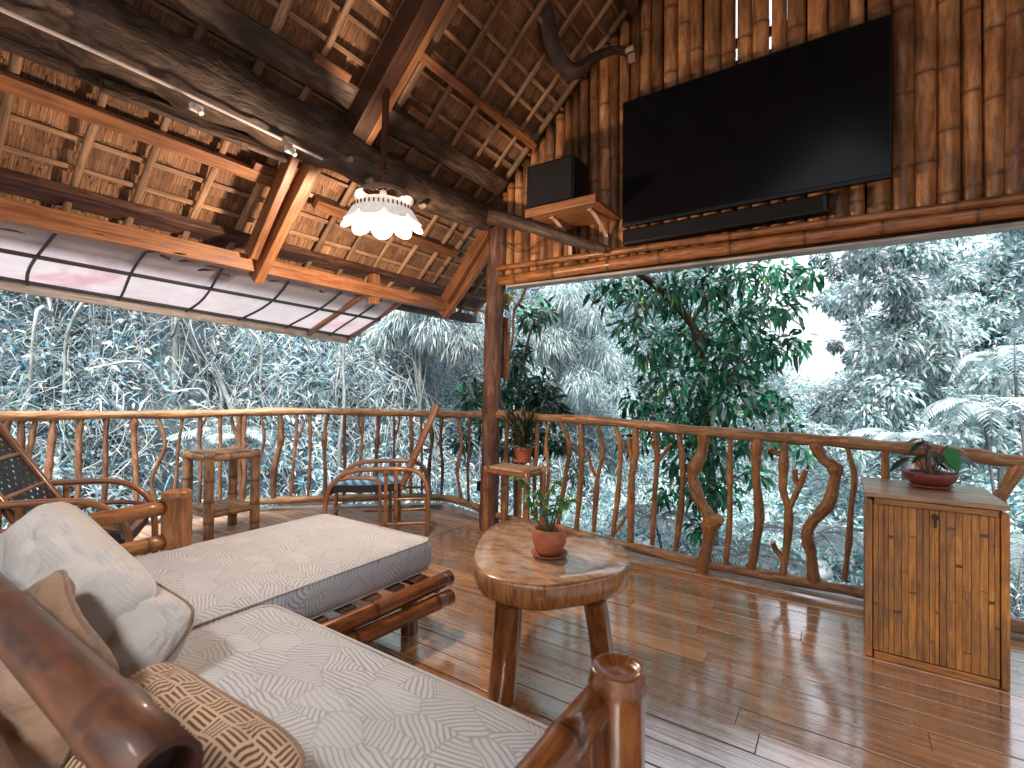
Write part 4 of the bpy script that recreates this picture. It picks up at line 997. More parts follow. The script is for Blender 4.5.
# ================================================================== CHAIRS
def chair(name, label, loc, ang, L=1.08, Wd=.46, armz=.50, seatz=.39, backz=1.04, weave='blue_weave', backlen=.37, webback='black_weave', group=None, bx=.40):
    """local x: from the back (0) towards the seat front (L)"""
    t = thing(name, label, 'armchair', loc, group)
    Rz = Matrix.Rotation(ang, 3, 'Z'); O = V(loc)
    def W(x, y, z): return O + Rz @ V((x, y, z))
    for s in (-1, 1):
        y = s * Wd / 2
        P = [W(.02, y, 0), W(.01, y, .22), W(.02, y, armz * .72), W(.08, y, armz - .03), W(.20, y, armz + .008), W(L * .55, y, armz + .01), W(L * .78, y, armz - .01), W(L * .93, y, armz - .10), W(L * .99, y, armz - .24), W(L, y, 0)]
        MB().tube(spline(P, 6), .019, 10, rnd=.5).build('arm_frame', 'cane', t)
        P = [W(L * .48, y, 0), W(L * .48, y, seatz - .08), W(L * .50, y, seatz + .01), W(L * .60, y, seatz + .045), W(L * .8, y, seatz + .045), W(L * .93, y, seatz + .02)]
        MB().tube(spline(P, 5), .014, 8).build('inner_hoop', 'cane', t)
        for dx in (.27, .35):
            MB().bamboo(W(dx, y, 0), W(dx, y, armz), .016, node=.2, hollow=False).build('upright', 'cane', t)
        MB().tube([W(.02, y, .10), W(L * .7, y, .10)], .014, 8).build('side_stretcher', 'cane', t)
        MB().tube([W(.02, y, .30), W(.30, y, .30)], .012, 8).build('side_stretcher', 'cane', t)
        MB().tube([W(.02, y, .22), W(.22, y, .21)], .011, 8).build('side_stretcher', 'cane', t)
        bs = W(bx, y * .86, seatz - .02); bt_ = W(bx - backlen, y * .86, backz)
        MB().tube([bs, bs.lerp(bt_, .5), bt_], [.026, .025, .023], 10, rnd=.3).build('back_frame', 'cane', t)
    for x, z in ((.03, .2), (L - .03, .16), (bx, seatz - .04), (L * .96, seatz - .02)):
        MB().tube([W(x, -Wd / 2, z), W(x, Wd / 2, z)], .015, 8).build('cross_bar', 'cane', t)
    for k in (.08, .35, .62, .97):
        x = bx - backlen * k; z = seatz - .02 + (backz - seatz + .02) * k
        MB().tube([W(x, -Wd / 2 * 1.02, z), W(x, Wd / 2 * 1.02, z)], .012, 8, endmark=.0).build('back_bar', 'cane', t)
    # seat: woven slab with rounded front
    b = MB(); n = 14
    for side in (0, 1):
        for i in range(n + 1):
            k = i / n; x = bx - .02 + (L * .96 - bx + .02) * k; z = seatz - .015 * math.sin(math.pi * k) - side * .06 - (.03 * max(0, k - .9) / .1)
            for j in range(5):
                y = (-1 + j / 2) * Wd * .46; b.v.append(W(x, y, z - (.008 if j == 2 else 0))); b.c.append((.5, 0, 0, 1))
        b0 = side * (n + 1) * 5
        for i in range(n):
            for j in range(4):
                a = b0 + i * 5 + j; q = (a, a + 5, a + 6, a + 1); q = q[::-1] if side == 0 else q
                uv = [(i * .04, j * .1), (i * .04 + .04, j * .1), (i * .04 + .04, j * .1 + .1), (i * .04, j * .1 + .1)]
                b.quad(q, uv[::-1] if side == 0 else uv, True, side)
    m_ = (n + 1) * 5
    for j in (0, 4):
        for i in range(n):
            b.quad((i * 5 + j, i * 5 + 5 + j, m_ + i * 5 + 5 + j, m_ + i * 5 + j), [(0, 0)] * 4, False, 1)
    for i in (0, n):
        for j in range(4): b.quad((i * 5 + j, i * 5 + j + 1, m_ + i * 5 + j + 1, m_ + i * 5 + j), [(0, 0)] * 4, False, 1)
    b.build('woven_seat', [weave, 'black_weave'], t)
    # back: an openwork mesh of thin strips
    b = MB(); na, nb = 13, 22
    def BP(u, v, o=0):
        x = bx - backlen * v + o; z = seatz + .0 + (backz - seatz - .02) * v; return W(x + .0, (u - .5) * Wd * .80, z + o * .4)
    for i in range(na):
        u = (i + .5) / na
        for k in range(nb):
            v0, v1 = k / nb, (k + 1) / nb; o0 = .003 if (i + k) % 2 else -.003
            b.beam(BP(u, v0, o0), BP(u, v1, -o0), Wd * .80 / na * .74, .0025, side=Rz @ V((0, 1, 0)), rnd=.5)
    for k in range(nb):
        v = (k + .5) / nb; b.beam(BP(0, v), BP(1, v), .017, .0025, side=Rz @ V((-backlen, 0, backz - seatz)), rnd=.5)
    b.build('woven_back', webback, t)
    return t
# blue chair: faces left, its back to the post
fr = at(429, 535, z=0); vd = V((fr.x, fr.y, 0)).normalized(); ch1 = chair('cane_armchair', 'low cane armchair with a blue woven seat before the bay railing', tuple(fr + vd * .235), math.atan2(-vd.x, vd.y) + math.pi - math.radians(90 - 90) , L=.82, Wd=.47, armz=.535, seatz=.43, backz=1.06, backlen=.28, bx=.22)
ch2 = chair('cane_armchair', 'cane armchair with black woven back at the left edge, behind the pillows', (-3.82, .52, 0), math.radians(60), L=.80, Wd=.62, armz=.60, seatz=.42, backz=1.05, backlen=.40, weave='black_weave')

# ================================================================== BAMBOO STOOL / SIDE TABLE
def bstool(name, label, X0, X1, Y0_, Y1_, zt, r, mat, zs, cat, topmat='bamboo_grey', shelf=True, node=.17):
    t = thing(name, label, cat, ((X0 + X1) / 2, (Y0_ + Y1_) / 2, 0))
    for x in (X0, X1):
        for y_ in (Y0_, Y1_):
            MB().bamboo((x, y_, 0), (x, y_, zt), r, node=node, hollow=True, bulge=1.04).build('leg', mat, t)
    for (a, c) in (((X0, Y0_), (X1, Y0_)), ((X1, Y0_), (X1, Y1_)), ((X1, Y1_), (X0, Y1_)), ((X0, Y1_), (X0, Y0_))):
        MB().bamboo((a[0], a[1], zt - .04), (c[0], c[1], zt - .04), r * .7, node=.3, hollow=False).build('top_rail', mat, t)
        if shelf: MB().bamboo((a[0], a[1], zs), (c[0], c[1], zs), r * .6, node=.3, hollow=False).build('shelf_rail', mat, t)
    b = MB(); n = 7
    for k in range(n):
        y_ = Y0_ + (Y1_ - Y0_) * (k + .5) / n; b.beam((X0 - .0, y_, zt - .012), (X1, y_, zt - .012), (Y1_ - Y0_) / n * .93, .02, side=(0, 1, 0))
    b.build('table_top' if cat == 'side table' else 'top', topmat, t, bevel=.004)
    if shelf:
        b = MB()
        for k in range(n):
            y_ = Y0_ + (Y1_ - Y0_) * (k + .5) / n; b.beam((X0, y_, zs + .028), (X1, y_, zs + .028), (Y1_ - Y0_) / n * .93, .014, side=(0, 1, 0))
        b.build('shelf', topmat, t, bevel=.003)
    return t
bstool('bamboo_stool', 'two-tier bamboo stool with thick legs beside the far end of the daybed', -4.42, -4.06, 1.86, 2.22, .68, .037, 'bamboo_grey', .20, 'stool')
bstool('plant_stand', 'reddish wooden corner stand next to the tree-trunk post', -2.30, -1.93, 3.09, 3.33, .60, .026, 'bamboo_pole', .2, 'plant stand', topmat='cabinet_top', shelf=False, node=.5)

# ================================================================== LOG TABLE
tb = thing('slab_table', 'glossy free-form wooden slab table on stout round legs', 'table', (-1.1, 1.8, 0))
C = [(290, 230), (292, 200), (306, 165), (332, 125), (365, 98), (400, 84), (440, 76), (480, 74), (515, 84), (560, 110), (610, 128), (660, 137), (715, 138), (765, 142), (815, 152), (860, 168), (893, 193), (909, 225), (905, 250), (885, 272), (845, 292), (790, 306), (720, 320), (640, 332), (570, 338), (500, 334), (440, 325), (380, 312), (335, 296), (305, 268)]
top = [at(400 + x / 3.94, 500 + y_ / 3.94, z=.50) for x, y_ in C]
top = spline(top + [top[0]], 3)[:-1]; n = len(top); cen = sum(top, V((0, 0, 0))) / n
b = MB(); prof = [(.86, -.10), (.955, -.098), (.985, -.085), (1.0, -.05), (1.0, -.018), (.993, -.005), (.978, 0)]
off = [random.uniform(-.004, .004) for _ in range(n)]
for i, (k, z) in enumerate(prof):
    for j, p in enumerate(top):
        b.v.append(V((cen.x + (p.x - cen.x) * (k + off[j] * (i in (2, 3))), cen.y + (p.y - cen.y) * (k + off[j] * (i in (2, 3))), .50 + z))); b.c.append((.5, 0, 0, 1))
for i in range(len(prof) - 1):
    for j in range(n):
        j2 = (j + 1) % n; b.quad((i * n + j, i * n + j2, (i + 1) * n + j2, (i + 1) * n + j), [(i * .03, j * .035), (i * .03, (j + 1) * .035), (i * .03 + .03, (j + 1) * .035), (i * .03 + .03, j * .035)])
# top cap as rings, bottom as a fan
lastr = [(len(prof) - 1) * n + j for j in range(n)]
for k in (.75, .5, .25, .02):
    nr = []
    for j, p in enumerate(top):
        nr.append(len(b.v)); b.v.append(V((cen.x + (p.x - cen.x) * k, cen.y + (p.y - cen.y) * k, .50 + .0015))); b.c.append((.5, 0, 0, 1))
    for j in range(n):
        j2 = (j + 1) % n; ids = (lastr[j], lastr[j2], nr[j2], nr[j]); b.quad(ids, [(b.v[q].x, b.v[q].y) for q in ids], True, 1)
    lastr = nr
b.f.append(tuple(range(n - 1, -1, -1))); b.uv.extend([(0, 0)] * n); b.sm.append(False); b.mi.append(0)
b.build('slab_top', ['table_side', 'table_top'], tb)
for (pt, pb, r0, r1) in (((509, 590), (501, 700), .052, .054), ((594, 585), (604, 672), .045, .048), ((532, 540), (530, 588), .045, .048)):
    q = at(pb[0], pb[1], z=0); w = at(pt[0], pt[1] + 12, z=.41)
    if pb[0] == 530: w = V((q.x + .02, q.y - .06, .41))
    MB().tube(spline([q, q.lerp(w, .5) + V((.004, 0, 0)), w], 5), lerps([r1, (r0 + r1) / 2, r0], 5), 18, rnd=.4, lump=.02).build('leg', 'bamboo_varnished', tb)

# ================================================================== CABINET
fl, frr = at(869.5, 653, z=0), at(1004, 689, z=0)
cx0, cx1, cy0 = fl.x, frr.x, (fl.y + frr.y) / 2; cd_ = .45; H = .735
cab = thing('bamboo_cabinet', 'low cabinet faced with orange bamboo slats in front of the railing', 'cabinet', ((cx0 + cx1) / 2, cy0 + cd_ / 2, 0))
b = MB(); b.box(((cx0 + cx1) / 2, cy0 + cd_ / 2 + .012, H / 2 - .005), (cx1 - cx0 - .03, cd_ - .03, H - .04)); b.build('carcass', 'timber_dark', cab)
b = MB()
for k in range(9):
    y_ = cy0 + .01 + (cd_ - .02) * (k + .5) / 9
    b.box((cx0, y_, H / 2 - .01), (.018, cd_ / 9 * .96, H - .03), along=2)
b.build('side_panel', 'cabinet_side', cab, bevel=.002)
b = MB()
for k in range(9): b.box((cx1, cy0 + .01 + (cd_ - .02) * (k + .5) / 9, H / 2 - .01), (.018, cd_ / 9 * .96, H - .03), along=2)
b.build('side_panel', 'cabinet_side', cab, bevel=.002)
b = MB()
for k in range(9):
    y_ = cy0 - .02 + (cd_ + .03) * (k + .5) / 9; b.box(((cx0 + cx1) / 2, y_, H), (cx1 - cx0 + .04, (cd_ + .03) / 9 * .985, .022), along=0)
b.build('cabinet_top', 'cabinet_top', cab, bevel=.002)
b = MB()
for x in (cx0 - .004, cx1 + .004): b.box((x, cy0 - .012, H / 2 - .01), (.026, .028, H - .025), along=2)
b.box(((cx0 + cx1) / 2, cy0 - .014, H - .026), (cx1 - cx0 - .03, .026, .026), along=0)
b.box(((cx0 + cx1) / 2, cy0 - .012, .015), (cx1 - cx0 - .03, .024, .03), along=0)
b.build('face_frame', 'cabinet_slat', cab, bevel=.003)
mid = cx0 + (cx1 - cx0) * .545
for (a, c_, hs) in ((cx0 + .012, mid - .0008, 1), (mid + .0008, cx1 - .012, 0)):
    b = MB(); x = a
    while x < c_ - .004:
        w = min(random.uniform(.018, .03), c_ - x); r0 = random.random()
        # each slat is a split bamboo strip cut at its nodes
        z = .034; q0 = random.uniform(-.001, .001)
        b.box((x + w / 2, cy0 - .010 + q0, (z + H - .041) / 2), (w - .0010, .016, H - .075), along=2, rnd=r0, mark=0)
        z += random.uniform(.05, .35)
        while z < H - .06 and random.random() < .7:
            b.box((x + w / 2, cy0 - .0165 + q0, z), (w - .002, .0045, random.choice((.005, .006, .008, .014))), along=0, rnd=r0, mark=random.choice((.35, .5, .6, .95)))
            z += random.uniform(.2, .42)
        x += w
    d_ = b.build('door', 'cabinet_slat', cab, bevel=.0015)
    if hs:
        k_ = at(935, 517, y=cy0 - .02); b = MB(); b.tube([k_ + V((0, .006, 0)), k_ + V((0, -.012, 0))], .012, 12); b.box(k_ + V((0, -.006, -.026)), (.009, .008, .04)); b.build('lock', 'lock_metal', d_)

# ================================================================== POTS AND PLANTS
def LV(n, seed): return np.random.RandomState(seed)
def leafmesh(name, P, D, Nn, L, W_, Cc, parent=None, mat='leaf', droop=.25, fold=.15, loc=None, lod=0):
    """many folded, drooping leaves; P base points, D direction, Nn upper side"""
    P = np.asarray(P, float); D = np.asarray(D, float); Nn = np.asarray(Nn, float); L = np.asarray(L, float)[:, None]; W_ = np.asarray(W_, float)[:, None]
    D /= np.linalg.norm(D, axis=1)[:, None] + 1e-9
    S = np.cross(D, Nn); S /= np.linalg.norm(S, axis=1)[:, None] + 1e-9
    U = np.cross(S, D); n = len(P)
    dn = np.array([0, 0, -1.0])
    def pt(t, w, lift): return P + D * L * t + S * W_ * w + U * L * lift * fold + dn * L * droop * t * t
    vs = np.stack([pt(0, 0, 0), pt(.32, -.5, .35), pt(.32, .5, .35), pt(.36, 0, 0), pt(.70, -.38, .25), pt(.70, .38, .25), pt(.72, 0, 0), pt(1, 0, -.1)], 1).reshape(-1, 3)
    F = np.array([[0, 3, 1], [0, 2, 3], [1, 3, 6], [1, 6, 4], [3, 2, 5], [3, 5, 6], [4, 6, 7], [6, 5, 7]])
    K = 8
    if lod:
        K = 5; vs = np.stack([pt(0, 0, 0), pt(.40, -.5, .3), pt(.40, .5, .3), pt(.5, 0, 0), pt(1, 0, -.1)], 1).reshape(-1, 3)
        F = np.array([[0, 3, 1], [0, 2, 3], [1, 3, 4], [3, 2, 4]])
    faces = (F[None] + (np.arange(n) * K)[:, None, None]).reshape(-1, 3)
    me = bpy.data.meshes.new(name); off = np.zeros(3) if loc is None else np.array(loc)
    me.vertices.add(len(vs)); me.vertices.foreach_set('co', (vs - off).astype(np.float32).ravel())
    me.loops.add(faces.size); me.loops.foreach_set('vertex_index', faces.astype(np.int32).ravel())
    me.polygons.add(len(faces)); me.polygons.foreach_set('loop_start', np.arange(0, faces.size, 3, dtype=np.int32)); me.polygons.foreach_set('loop_total', np.full(len(faces), 3, np.int32))
    me.polygons.foreach_set('use_smooth', np.ones(len(faces), bool))
    me.update(calc_edges=True)
    ca = me.color_attributes.new(name='Col', type='FLOAT_COLOR', domain='POINT')
    cc = np.concatenate([np.asarray(Cc, float), np.ones((n, 1))], 1); ca.data.foreach_set('color', np.repeat(cc, K, 0).astype(np.float32).ravel())
    me.materials.append(MATS[mat]); o = bpy.data.objects.new(name, me); COL.objects.link(o)
    if loc is not None: o.location = loc
    if parent: o.parent = parent; o.location = V(loc if loc is not None else (0, 0, 0)) - wl(parent)
    return o
def pick(pal, n, rs, jit=.15):
    pal = np.array(pal); w = pal[:, 3] / pal[:, 3].sum(); i = rs.choice(len(pal), n, p=w)
    c = pal[i, :3] * (1 + jit * rs.uniform(-1, 1, (n, 1))); return np.clip(c, 0, .95)
def pot(t, c, rt, rb, h, mat='terracotta', saucer=None, lip=.012):
    c = V(c); z0 = 0
    if saucer:
        MB().lathe(c, [(.001, .001), (saucer * .8, .001), (saucer, .014), (saucer * .985, .018), (saucer * .8, .008), (.001, .007)], 28).build('saucer', mat, t); z0 = .009
    prof = [(.001, z0 + .001), (rb, z0 + .001), (rb * 1.06, z0 + .008), (rt * .96, z0 + h - lip * 1.6), (rt, z0 + h - lip * 1.4), (rt * 1.02, z0 + h - .003), (rt, z0 + h), (rt * .93, z0 + h), (rt * .90, z0 + h - .02), (rt * .86, z0 + h * .6)]
    MB().lathe(c, prof, 28).build('pot', mat, t)
    b = MB(); b.lathe(c, [(rt * .90, z0 + h - .022), (rt * .5, z0 + h - .014), (.001, z0 + h - .016)], 20); b.build('soil', 'soil', t)
# small vine in a pot on the slab table
pc = at(549, 556, z=.502); pc.z = .5016
t = thing('potted_vine', 'small leafy vine in a round terracotta pot on the slab table', 'potted plant', pc)
c = V(pc); MB().lathe(c, [(.001, .001), (.05, .001), (.075, .012), (.078, .018), (.06, .010), (.001, .008)], 28).build('saucer', 'terracotta', t)
MB().lathe(c, [(.001, .011), (.045, .011), (.058, .03), (.070, .06), (.073, .085), (.070, .105), (.066, .118), (.063, .120), (.058, .115), (.058, .1)], 28).build('pot', 'terracotta', t)
MB().lathe(c, [(.058, .100), (.03, .108), (.001, .106)], 18).build('soil', 'soil', t)
stems = []; rs = LV(0, 4)
S_ = [[(0, 0, .1), (-.01, .0, .18), (.0, .01, .26), (.03, .02, .31)], [(-.01, 0, .1), (-.06, .01, .16), (-.085, .02, .24), (-.10, .03, .30), (-.145, .03, .325)], [(.01, .0, .1), (.03, .0, .17), (.055, 0, .22), (.085, 0, .235)], [(0, .01, .1), (-.03, .03, .2), (-.05, .04, .27)], [(0, -.01, .1), (.02, -.02, .2), (.04, -.02, .26)]]
b = MB(); LP_, LD = [], []
for s in S_:
    sp = spline([c + CR * p[0] + V((0, 0, p[2])) + _F * p[1] for p in s], 5); b.tube(sp, lerps([.004] * (len(s) - 1) + [.002], 5), 6, rnd=.5)
    for q in sp[5:]:
        for _ in range(2):
            LP_.append(q); LD.append((rs.uniform(-1, 1), rs.uniform(-1, 1), rs.uniform(-.5, .35)))
b.build('stem', 'stem_green', t); n = len(LP_)
leafmesh('foliage', LP_, LD, np.tile([0, -.3, 1.], (n, 1)), rs.uniform(.018, .048, n), rs.uniform(.012, .028, n), pick([(.06, .26, .05, 3), (.16, .36, .10, 2), (.10, .30, .20, 1)], n, rs), t, 'leaf_gloss', .35)
# dark bushy plant on the stand
pc = at(523, 462, z=.604); pc.z = .603
t = thing('potted_shrub', 'dark bushy plant in a terracotta pot on the corner stand', 'potted plant', pc)
pot(t, pc, .078, .052, .115, saucer=.088); rs = LV(0, 9); n = 620
a = rs.uniform(0, 6.28, n); k = rs.uniform(0, 1, n) ** .6; hh = rs.uniform(0, 1, n)
P = np.stack([pc.x + .115 * k * np.cos(a) * (.4 + hh), pc.y + .115 * k * np.sin(a) * (.4 + hh), pc.z + .13 + .26 * hh], 1)
D = np.stack([np.cos(a) * k * .5, np.sin(a) * k * .5, rs.uniform(.3, 1.0, n)], 1)
b = MB()
for i in range(9):
    q = P[i * 7]; b.tube([(pc.x, pc.y, pc.z + .1), ((pc.x + q[0]) / 2, (pc.y + q[1]) / 2, (pc.z + .1 + q[2]) / 2 + .02), tuple(q)], .004, 6)
b.build('stem', 'stem_green', t)
leafmesh('foliage', P, D, np.stack([np.cos(a), np.sin(a), 0 * a + .3], 1), rs.uniform(.05, .10, n), rs.uniform(.010, .020, n), pick([(.03, .06, .03, 5), (.07, .10, .05, 2), (.30, .27, .20, 1.2), (.10, .06, .04, 1)], n, rs), t, 'leaf', .1)
P2 = [(pc.x + .06 * math.cos(q), pc.y + .06 * math.sin(q), pc.z + .12) for q in np.arange(0, 6.28, .5)]
leafmesh('low_leaves', P2, [(math.cos(q), math.sin(q), .4) for q in np.arange(0, 6.28, .5)], np.tile([0, 0, 1.], (len(P2), 1)), np.full(len(P2), .06), np.full(len(P2), .04), np.tile([.25, .30, .14], (len(P2), 1)), t, 'leaf')
# bowl on the cabinet
pc = at(930, 487, z=H + .012); pc.z = H + .012
t = thing('plant_bowl', 'low scalloped terracotta bowl with a broad-leaved plant on the cabinet', 'potted plant', pc)
b = MB(); b.lathe(pc, [(.001, .001), (.075, .001), (.088, .010), (.085, .014), (.001, .008)], 30); b.build('saucer', 'terracotta_dark', t)
b = MB(); b.lathe(pc, [(.001, .012), (.07, .012), (.098, .04), (.108, .068), (.105, .074), (.097, .070), (.09, .055)], 32, wob=.03); b.build('bowl', 'terracotta_dark', t)
b = MB(); b.lathe(pc, [(.094, .056), (.05, .066), (.001, .064)], 20); b.build('soil', 'soil', t)
rs = LV(0, 2); b = MB(); LP_, LD, LL, LW, LC = [], [], [], [], []
for (dx, dy, dz, L, W_, col) in [(.06, 0, .10, .10, .06, (.02, .30, .06)), (.10, 0, .17, .11, .065, (.02, .25, .05)), (.14, .02, .12, .12, .07, (.02, .07, .04)), (.18, 0, .11, .10, .06, (.02, .06, .04)), (.05, -.02, .07, .06, .05, (.35, .45, .42)), (-.10, .02, .10, .10, .03, (.03, .05, .04)), (-.15, .0, .09, .09, .03, (.03, .06, .04)), (-.05, 0, .22, .12, .018, (.32, .26, .12)), (.0, .02, .2, .10, .03, (.03, .06, .05)), (.02, .03, .14, .1, .05, (.03, .06, .04)), (.17, .05, .17, .10, .05, (.28, .33, .28)), (-.02, 0, .12, .08, .03, (.03, .05, .04)), (.04, 0, .13, .08, .04, (.03, .05, .04))]:
    q = V(pc) + CR * dx * .8 + _F * dy + V((0, 0, .06 + dz * .8)); b.tube([V(pc) + V((0, 0, .06)) + CR * dx * .15, V(pc).lerp(q, .55) + V((0, 0, .05)), q], .003, 6)
    LP_.append(q); LD.append(tuple(CR * (1 if dx > 0 else -1) * .8 + V((0, 0, -.25)) + V((rs.uniform(-.4, .4),) * 3))); LL.append(L); LW.append(W_); LC.append(col)
b.tube([V(pc) + V((0, 0, .06)), V(pc) + V((-.01, 0, .15)), V(pc) + V((.0, 0, .20))], [.014, .012, .006], 8)
b.build('stem', 'bark_brown', t); leafmesh('foliage', LP_, LD, np.tile([-.2, -.7, .7], (len(LP_), 1)), LL, LW, LC, t, 'leaf_gloss', .3)
# hanging bamboo planter behind the post
hg = thing('hanging_planter', 'bamboo tube planter hanging from the header just right of the post', 'planter', at(506, 345, y=3.62))
p0, p1 = at(505.5, 318, y=3.62), at(504.5, 378, y=3.62)
MB().bamboo(p1, p0, .046, node=.2).build('bamboo_tube', 'bamboo_pole', hg)
MB().tube([p0 + V((.0, 0, -.02)), at(506, 300, y=3.56), at(505, 282, y=3.5)], .003, 6).build('hanger', 'cable', hg)
MB().tube(spline([p0 + V((.03, 0, -.4)), at(513, 335, y=3.6), at(514, 312, y=3.6), at(521, 300, y=3.6), at(526, 288, y=3.6)], 5), lerps([.010, .011, .012, .013, .012], 5), 8, lump=.1).build('branch', 'bark_brown', hg)
P = [at(506 + random.uniform(-4, 5), 300 + random.uniform(-8, 10), y=3.6) for _ in range(26)]
rs = LV(0, 5); leafmesh('foliage', P, rs.uniform(-1, 1, (26, 3)), rs.uniform(-1, 1, (26, 3)), np.full(26, .06), np.full(26, .03), pick([(.5, .42, .06, 2), (.22, .35, .06, 1)], 26, rs), hg, 'leaf')
# ================================================================== TERRAIN
def rel(x, y):       # distance from the house and bearing relative to the view, in degrees
    d = np.hypot(x, y); a = np.degrees(np.arctan2(x * _R.x + y * _R.y, x * _F.x + y * _F.y)); return d, a
_AN = [-180, -120, -75, -55, -30, -10, 2, 12, 18, 24, 30, 35, 40, 46, 60, 90, 130, 180]
_HH = [2.0, 3.0, 6.0, 8.0, 8.5, 8.5, 8.0, 7.5, 6.5, 4.0, 1.0, 1.4, 4.0, 4.6, 5, 4, 2, 2.0]
_DD = [8, 7.5, 6.9, 6.6, 6.6, 6.8, 8.0, 9.5, 11, 13, 16, 16, 13, 12, 10, 8, 8, 8]
def height(x, y):
    x = np.asarray(x, float); y = np.asarray(y, float)
    d, a = rel(x, y); H_ = np.interp(a, _AN, _HH); D_ = np.interp(a, _AN, _DD)
    t = np.clip((d - D_) / 4.6, 0, 1); s = t * t * (3 - 2 * t)
    z = -1.45 + (H_ + 1.45) * s + np.clip(d - D_ - 4.6, 0, 400) * .06 * (H_ > 2)
    w = np.clip((d - 5) / 3, 0, 1) * .8 + .2
    z = z + w * (.30 * np.sin(x * 1.3 + y * .7) * np.sin(y * 1.1 - x * .4) + .14 * np.sin(x * 3.1 + 1) * np.sin(y * 2.7) + .06 * np.sin(x * 7.3) * np.sin(y * 6.1 + x))
    inside = np.clip((5.2 - d) / 1.5, 0, 1)
    return z * (1 - inside) + np.minimum(z, -1.3) * inside
na, nr = 300, 90
rad = np.concatenate([[0.01], np.geomspace(1.5, 26, nr - 12), np.geomspace(32, 400, 11)])
A_ = np.linspace(0, 2 * np.pi, na, endpoint=False)
vs = [(r * math.cos(a), r * math.sin(a)) for r in rad for a in A_]; vs = np.array(vs); zz = height(vs[:, 0], vs[:, 1])
me = bpy.data.meshes.new('ground'); F = []
for i in range(len(rad) - 1):
    for k in range(na):
        k2 = (k + 1) % na; F.append((i * na + k, (i + 1) * na + k, (i + 1) * na + k2, i * na + k2))
me.from_pydata([(x, y, z) for (x, y), z in zip(vs, zz)], [], F); me.polygons.foreach_set('use_smooth', [True] * len(F)); me.materials.append(MATS['ground'])
o = bpy.data.objects.new('ground', me); COL.objects.link(o); o['kind'] = 'structure'
def surf_normal(x, y):
    e = .08; dzx = (height(x + e, y) - height(x - e, y)) / (2 * e); dzy = (height(x, y + e) - height(x, y - e)) / (2 * e)
    n = np.stack([-dzx, -dzy, np.ones_like(dzx)], 1); return n / np.linalg.norm(n, axis=1)[:, None]
def polar(d, a):     # bearing a (deg) to the right of the view
    a = np.radians(a); fx = np.cos(a) * _F.x + np.sin(a) * _R.x; fy = np.cos(a) * _F.y + np.sin(a) * _R.y
    return fx * d, fy * d
PALE = [(.54, .68, .74, 5), (.36, .54, .64, 4), (.76, .85, .88, 5), (.18, .34, .45, 2), (.90, .93, .93, 4), (.36, .54, .48, 1.6), (.06, .15, .22, 2), (.46, .52, .40, .8)]
TEAL = [(.48, .64, .67, 5), (.31, .48, .52, 4), (.72, .83, .85, 5), (.14, .28, .31, 2), (.88, .92, .92, 4), (.22, .44, .38, 1.2), (.06, .14, .15, 1.5)]
# ---- undergrowth covering the banks
def cover(name, label, n, amin, amax, dmin, dmax, Lr, Wr, pal, seed, lift=.4, droop=.5, upb=.3, dense=None):
    rs = np.random.RandomState(seed); a = rs.uniform(amin, amax, n); u = rs.rand(n)
    d = dmin + (dmax - dmin) * u; x, y = polar(d, a)
    # leave hollows where the bank is bare
    hol = np.sin(x * 1.7 + 2) * np.sin(y * 1.9 + x) + .5 * np.sin(x * 4.1) * np.sin(y * 3.7)
    keep = rs.rand(n) > np.clip(.25 - hol * .6, 0, .8)
    keep &= ~((y < 3.75) & (x > -5.35) & (x < 4))
    if dense is not None: keep &= rs.rand(n) < dense(d, a)
    x, y = x[keep], y[keep]; n = len(x); z = height(x, y); N = surf_normal(x, y)
    cl = .5 + .5 * np.sin(x * 2.9 + 1) * np.sin(y * 3.3 + z * 2.3)
    P = np.stack([x, y, z], 1) + N * (rs.uniform(0, lift, n) * (.35 + cl))[:, None]
    D = rs.normal(0, 1, (n, 3)) * [1, 1, .7] + N * upb
    Nn = rs.normal(0, .6, (n, 3)) + N
    n1 = .5 + .5 * np.sin(x * .9 + z * 1.7 + 2) * np.sin(y * 1.1 - z * 1.3 + x * .5); n2 = .5 + .5 * np.sin(x * 5.1 + z * 4) * np.sin(y * 4.7 + z * 3.1)
    c = pick(pal, n, rs, .2) * (.62 + .30 * cl + .45 * n1 * (.4 + .6 * n2))[:, None]  # leaves darkened between clumps: shade of the hollows put into their colour
    g_ = c.mean(1, keepdims=True); c = g_ + (c - g_) * 1.35
    o = leafmesh(name, P, D, Nn, rs.uniform(*Lr, n), rs.uniform(*Wr, n), np.clip(c, 0, .9), None, 'leaf', droop, lod=1)
    tag(o, label, 'undergrowth', kind='stuff'); return o
cover('undergrowth', 'tangled pale bluish blades and leaves covering the steep bank', 150000, -62, 14, 6.2, 12.5, (.08, .30), (.008, .024), PALE, 1, .6, .55)
cover('undergrowth_leaves', 'broad pale leaves scattered through the bank tangle', 50000, -62, 20, 6.0, 12.5, (.05, .13), (.025, .055), PALE, 2, .7, .35)
cover('far_undergrowth', 'fine frosty-looking foliage on the middle of the valley side', 120000, 0, 27, 7.5, 15.5, (.05, .16), (.012, .035), TEAL, 3, .8, .5)
cover('valley_foliage', 'low pale foliage on the valley floor right of the green tree', 120000, 22, 66, 8, 21, (.07, .22), (.02, .06), TEAL, 4, .8, .3)
cover('fern_cover', 'pale ferny ground cover just beyond the deck', 110000, -48, 64, 3.6, 9.5, (.06, .20), (.008, .022), [(.58, .68, .72, 4), (.74, .80, .83, 4), (.40, .52, .56, 3), (.14, .25, .28, 1.5), (.06, .12, .14, 1.5), (.85, .88, .88, 3)], 5, .25, .6, 1.0)
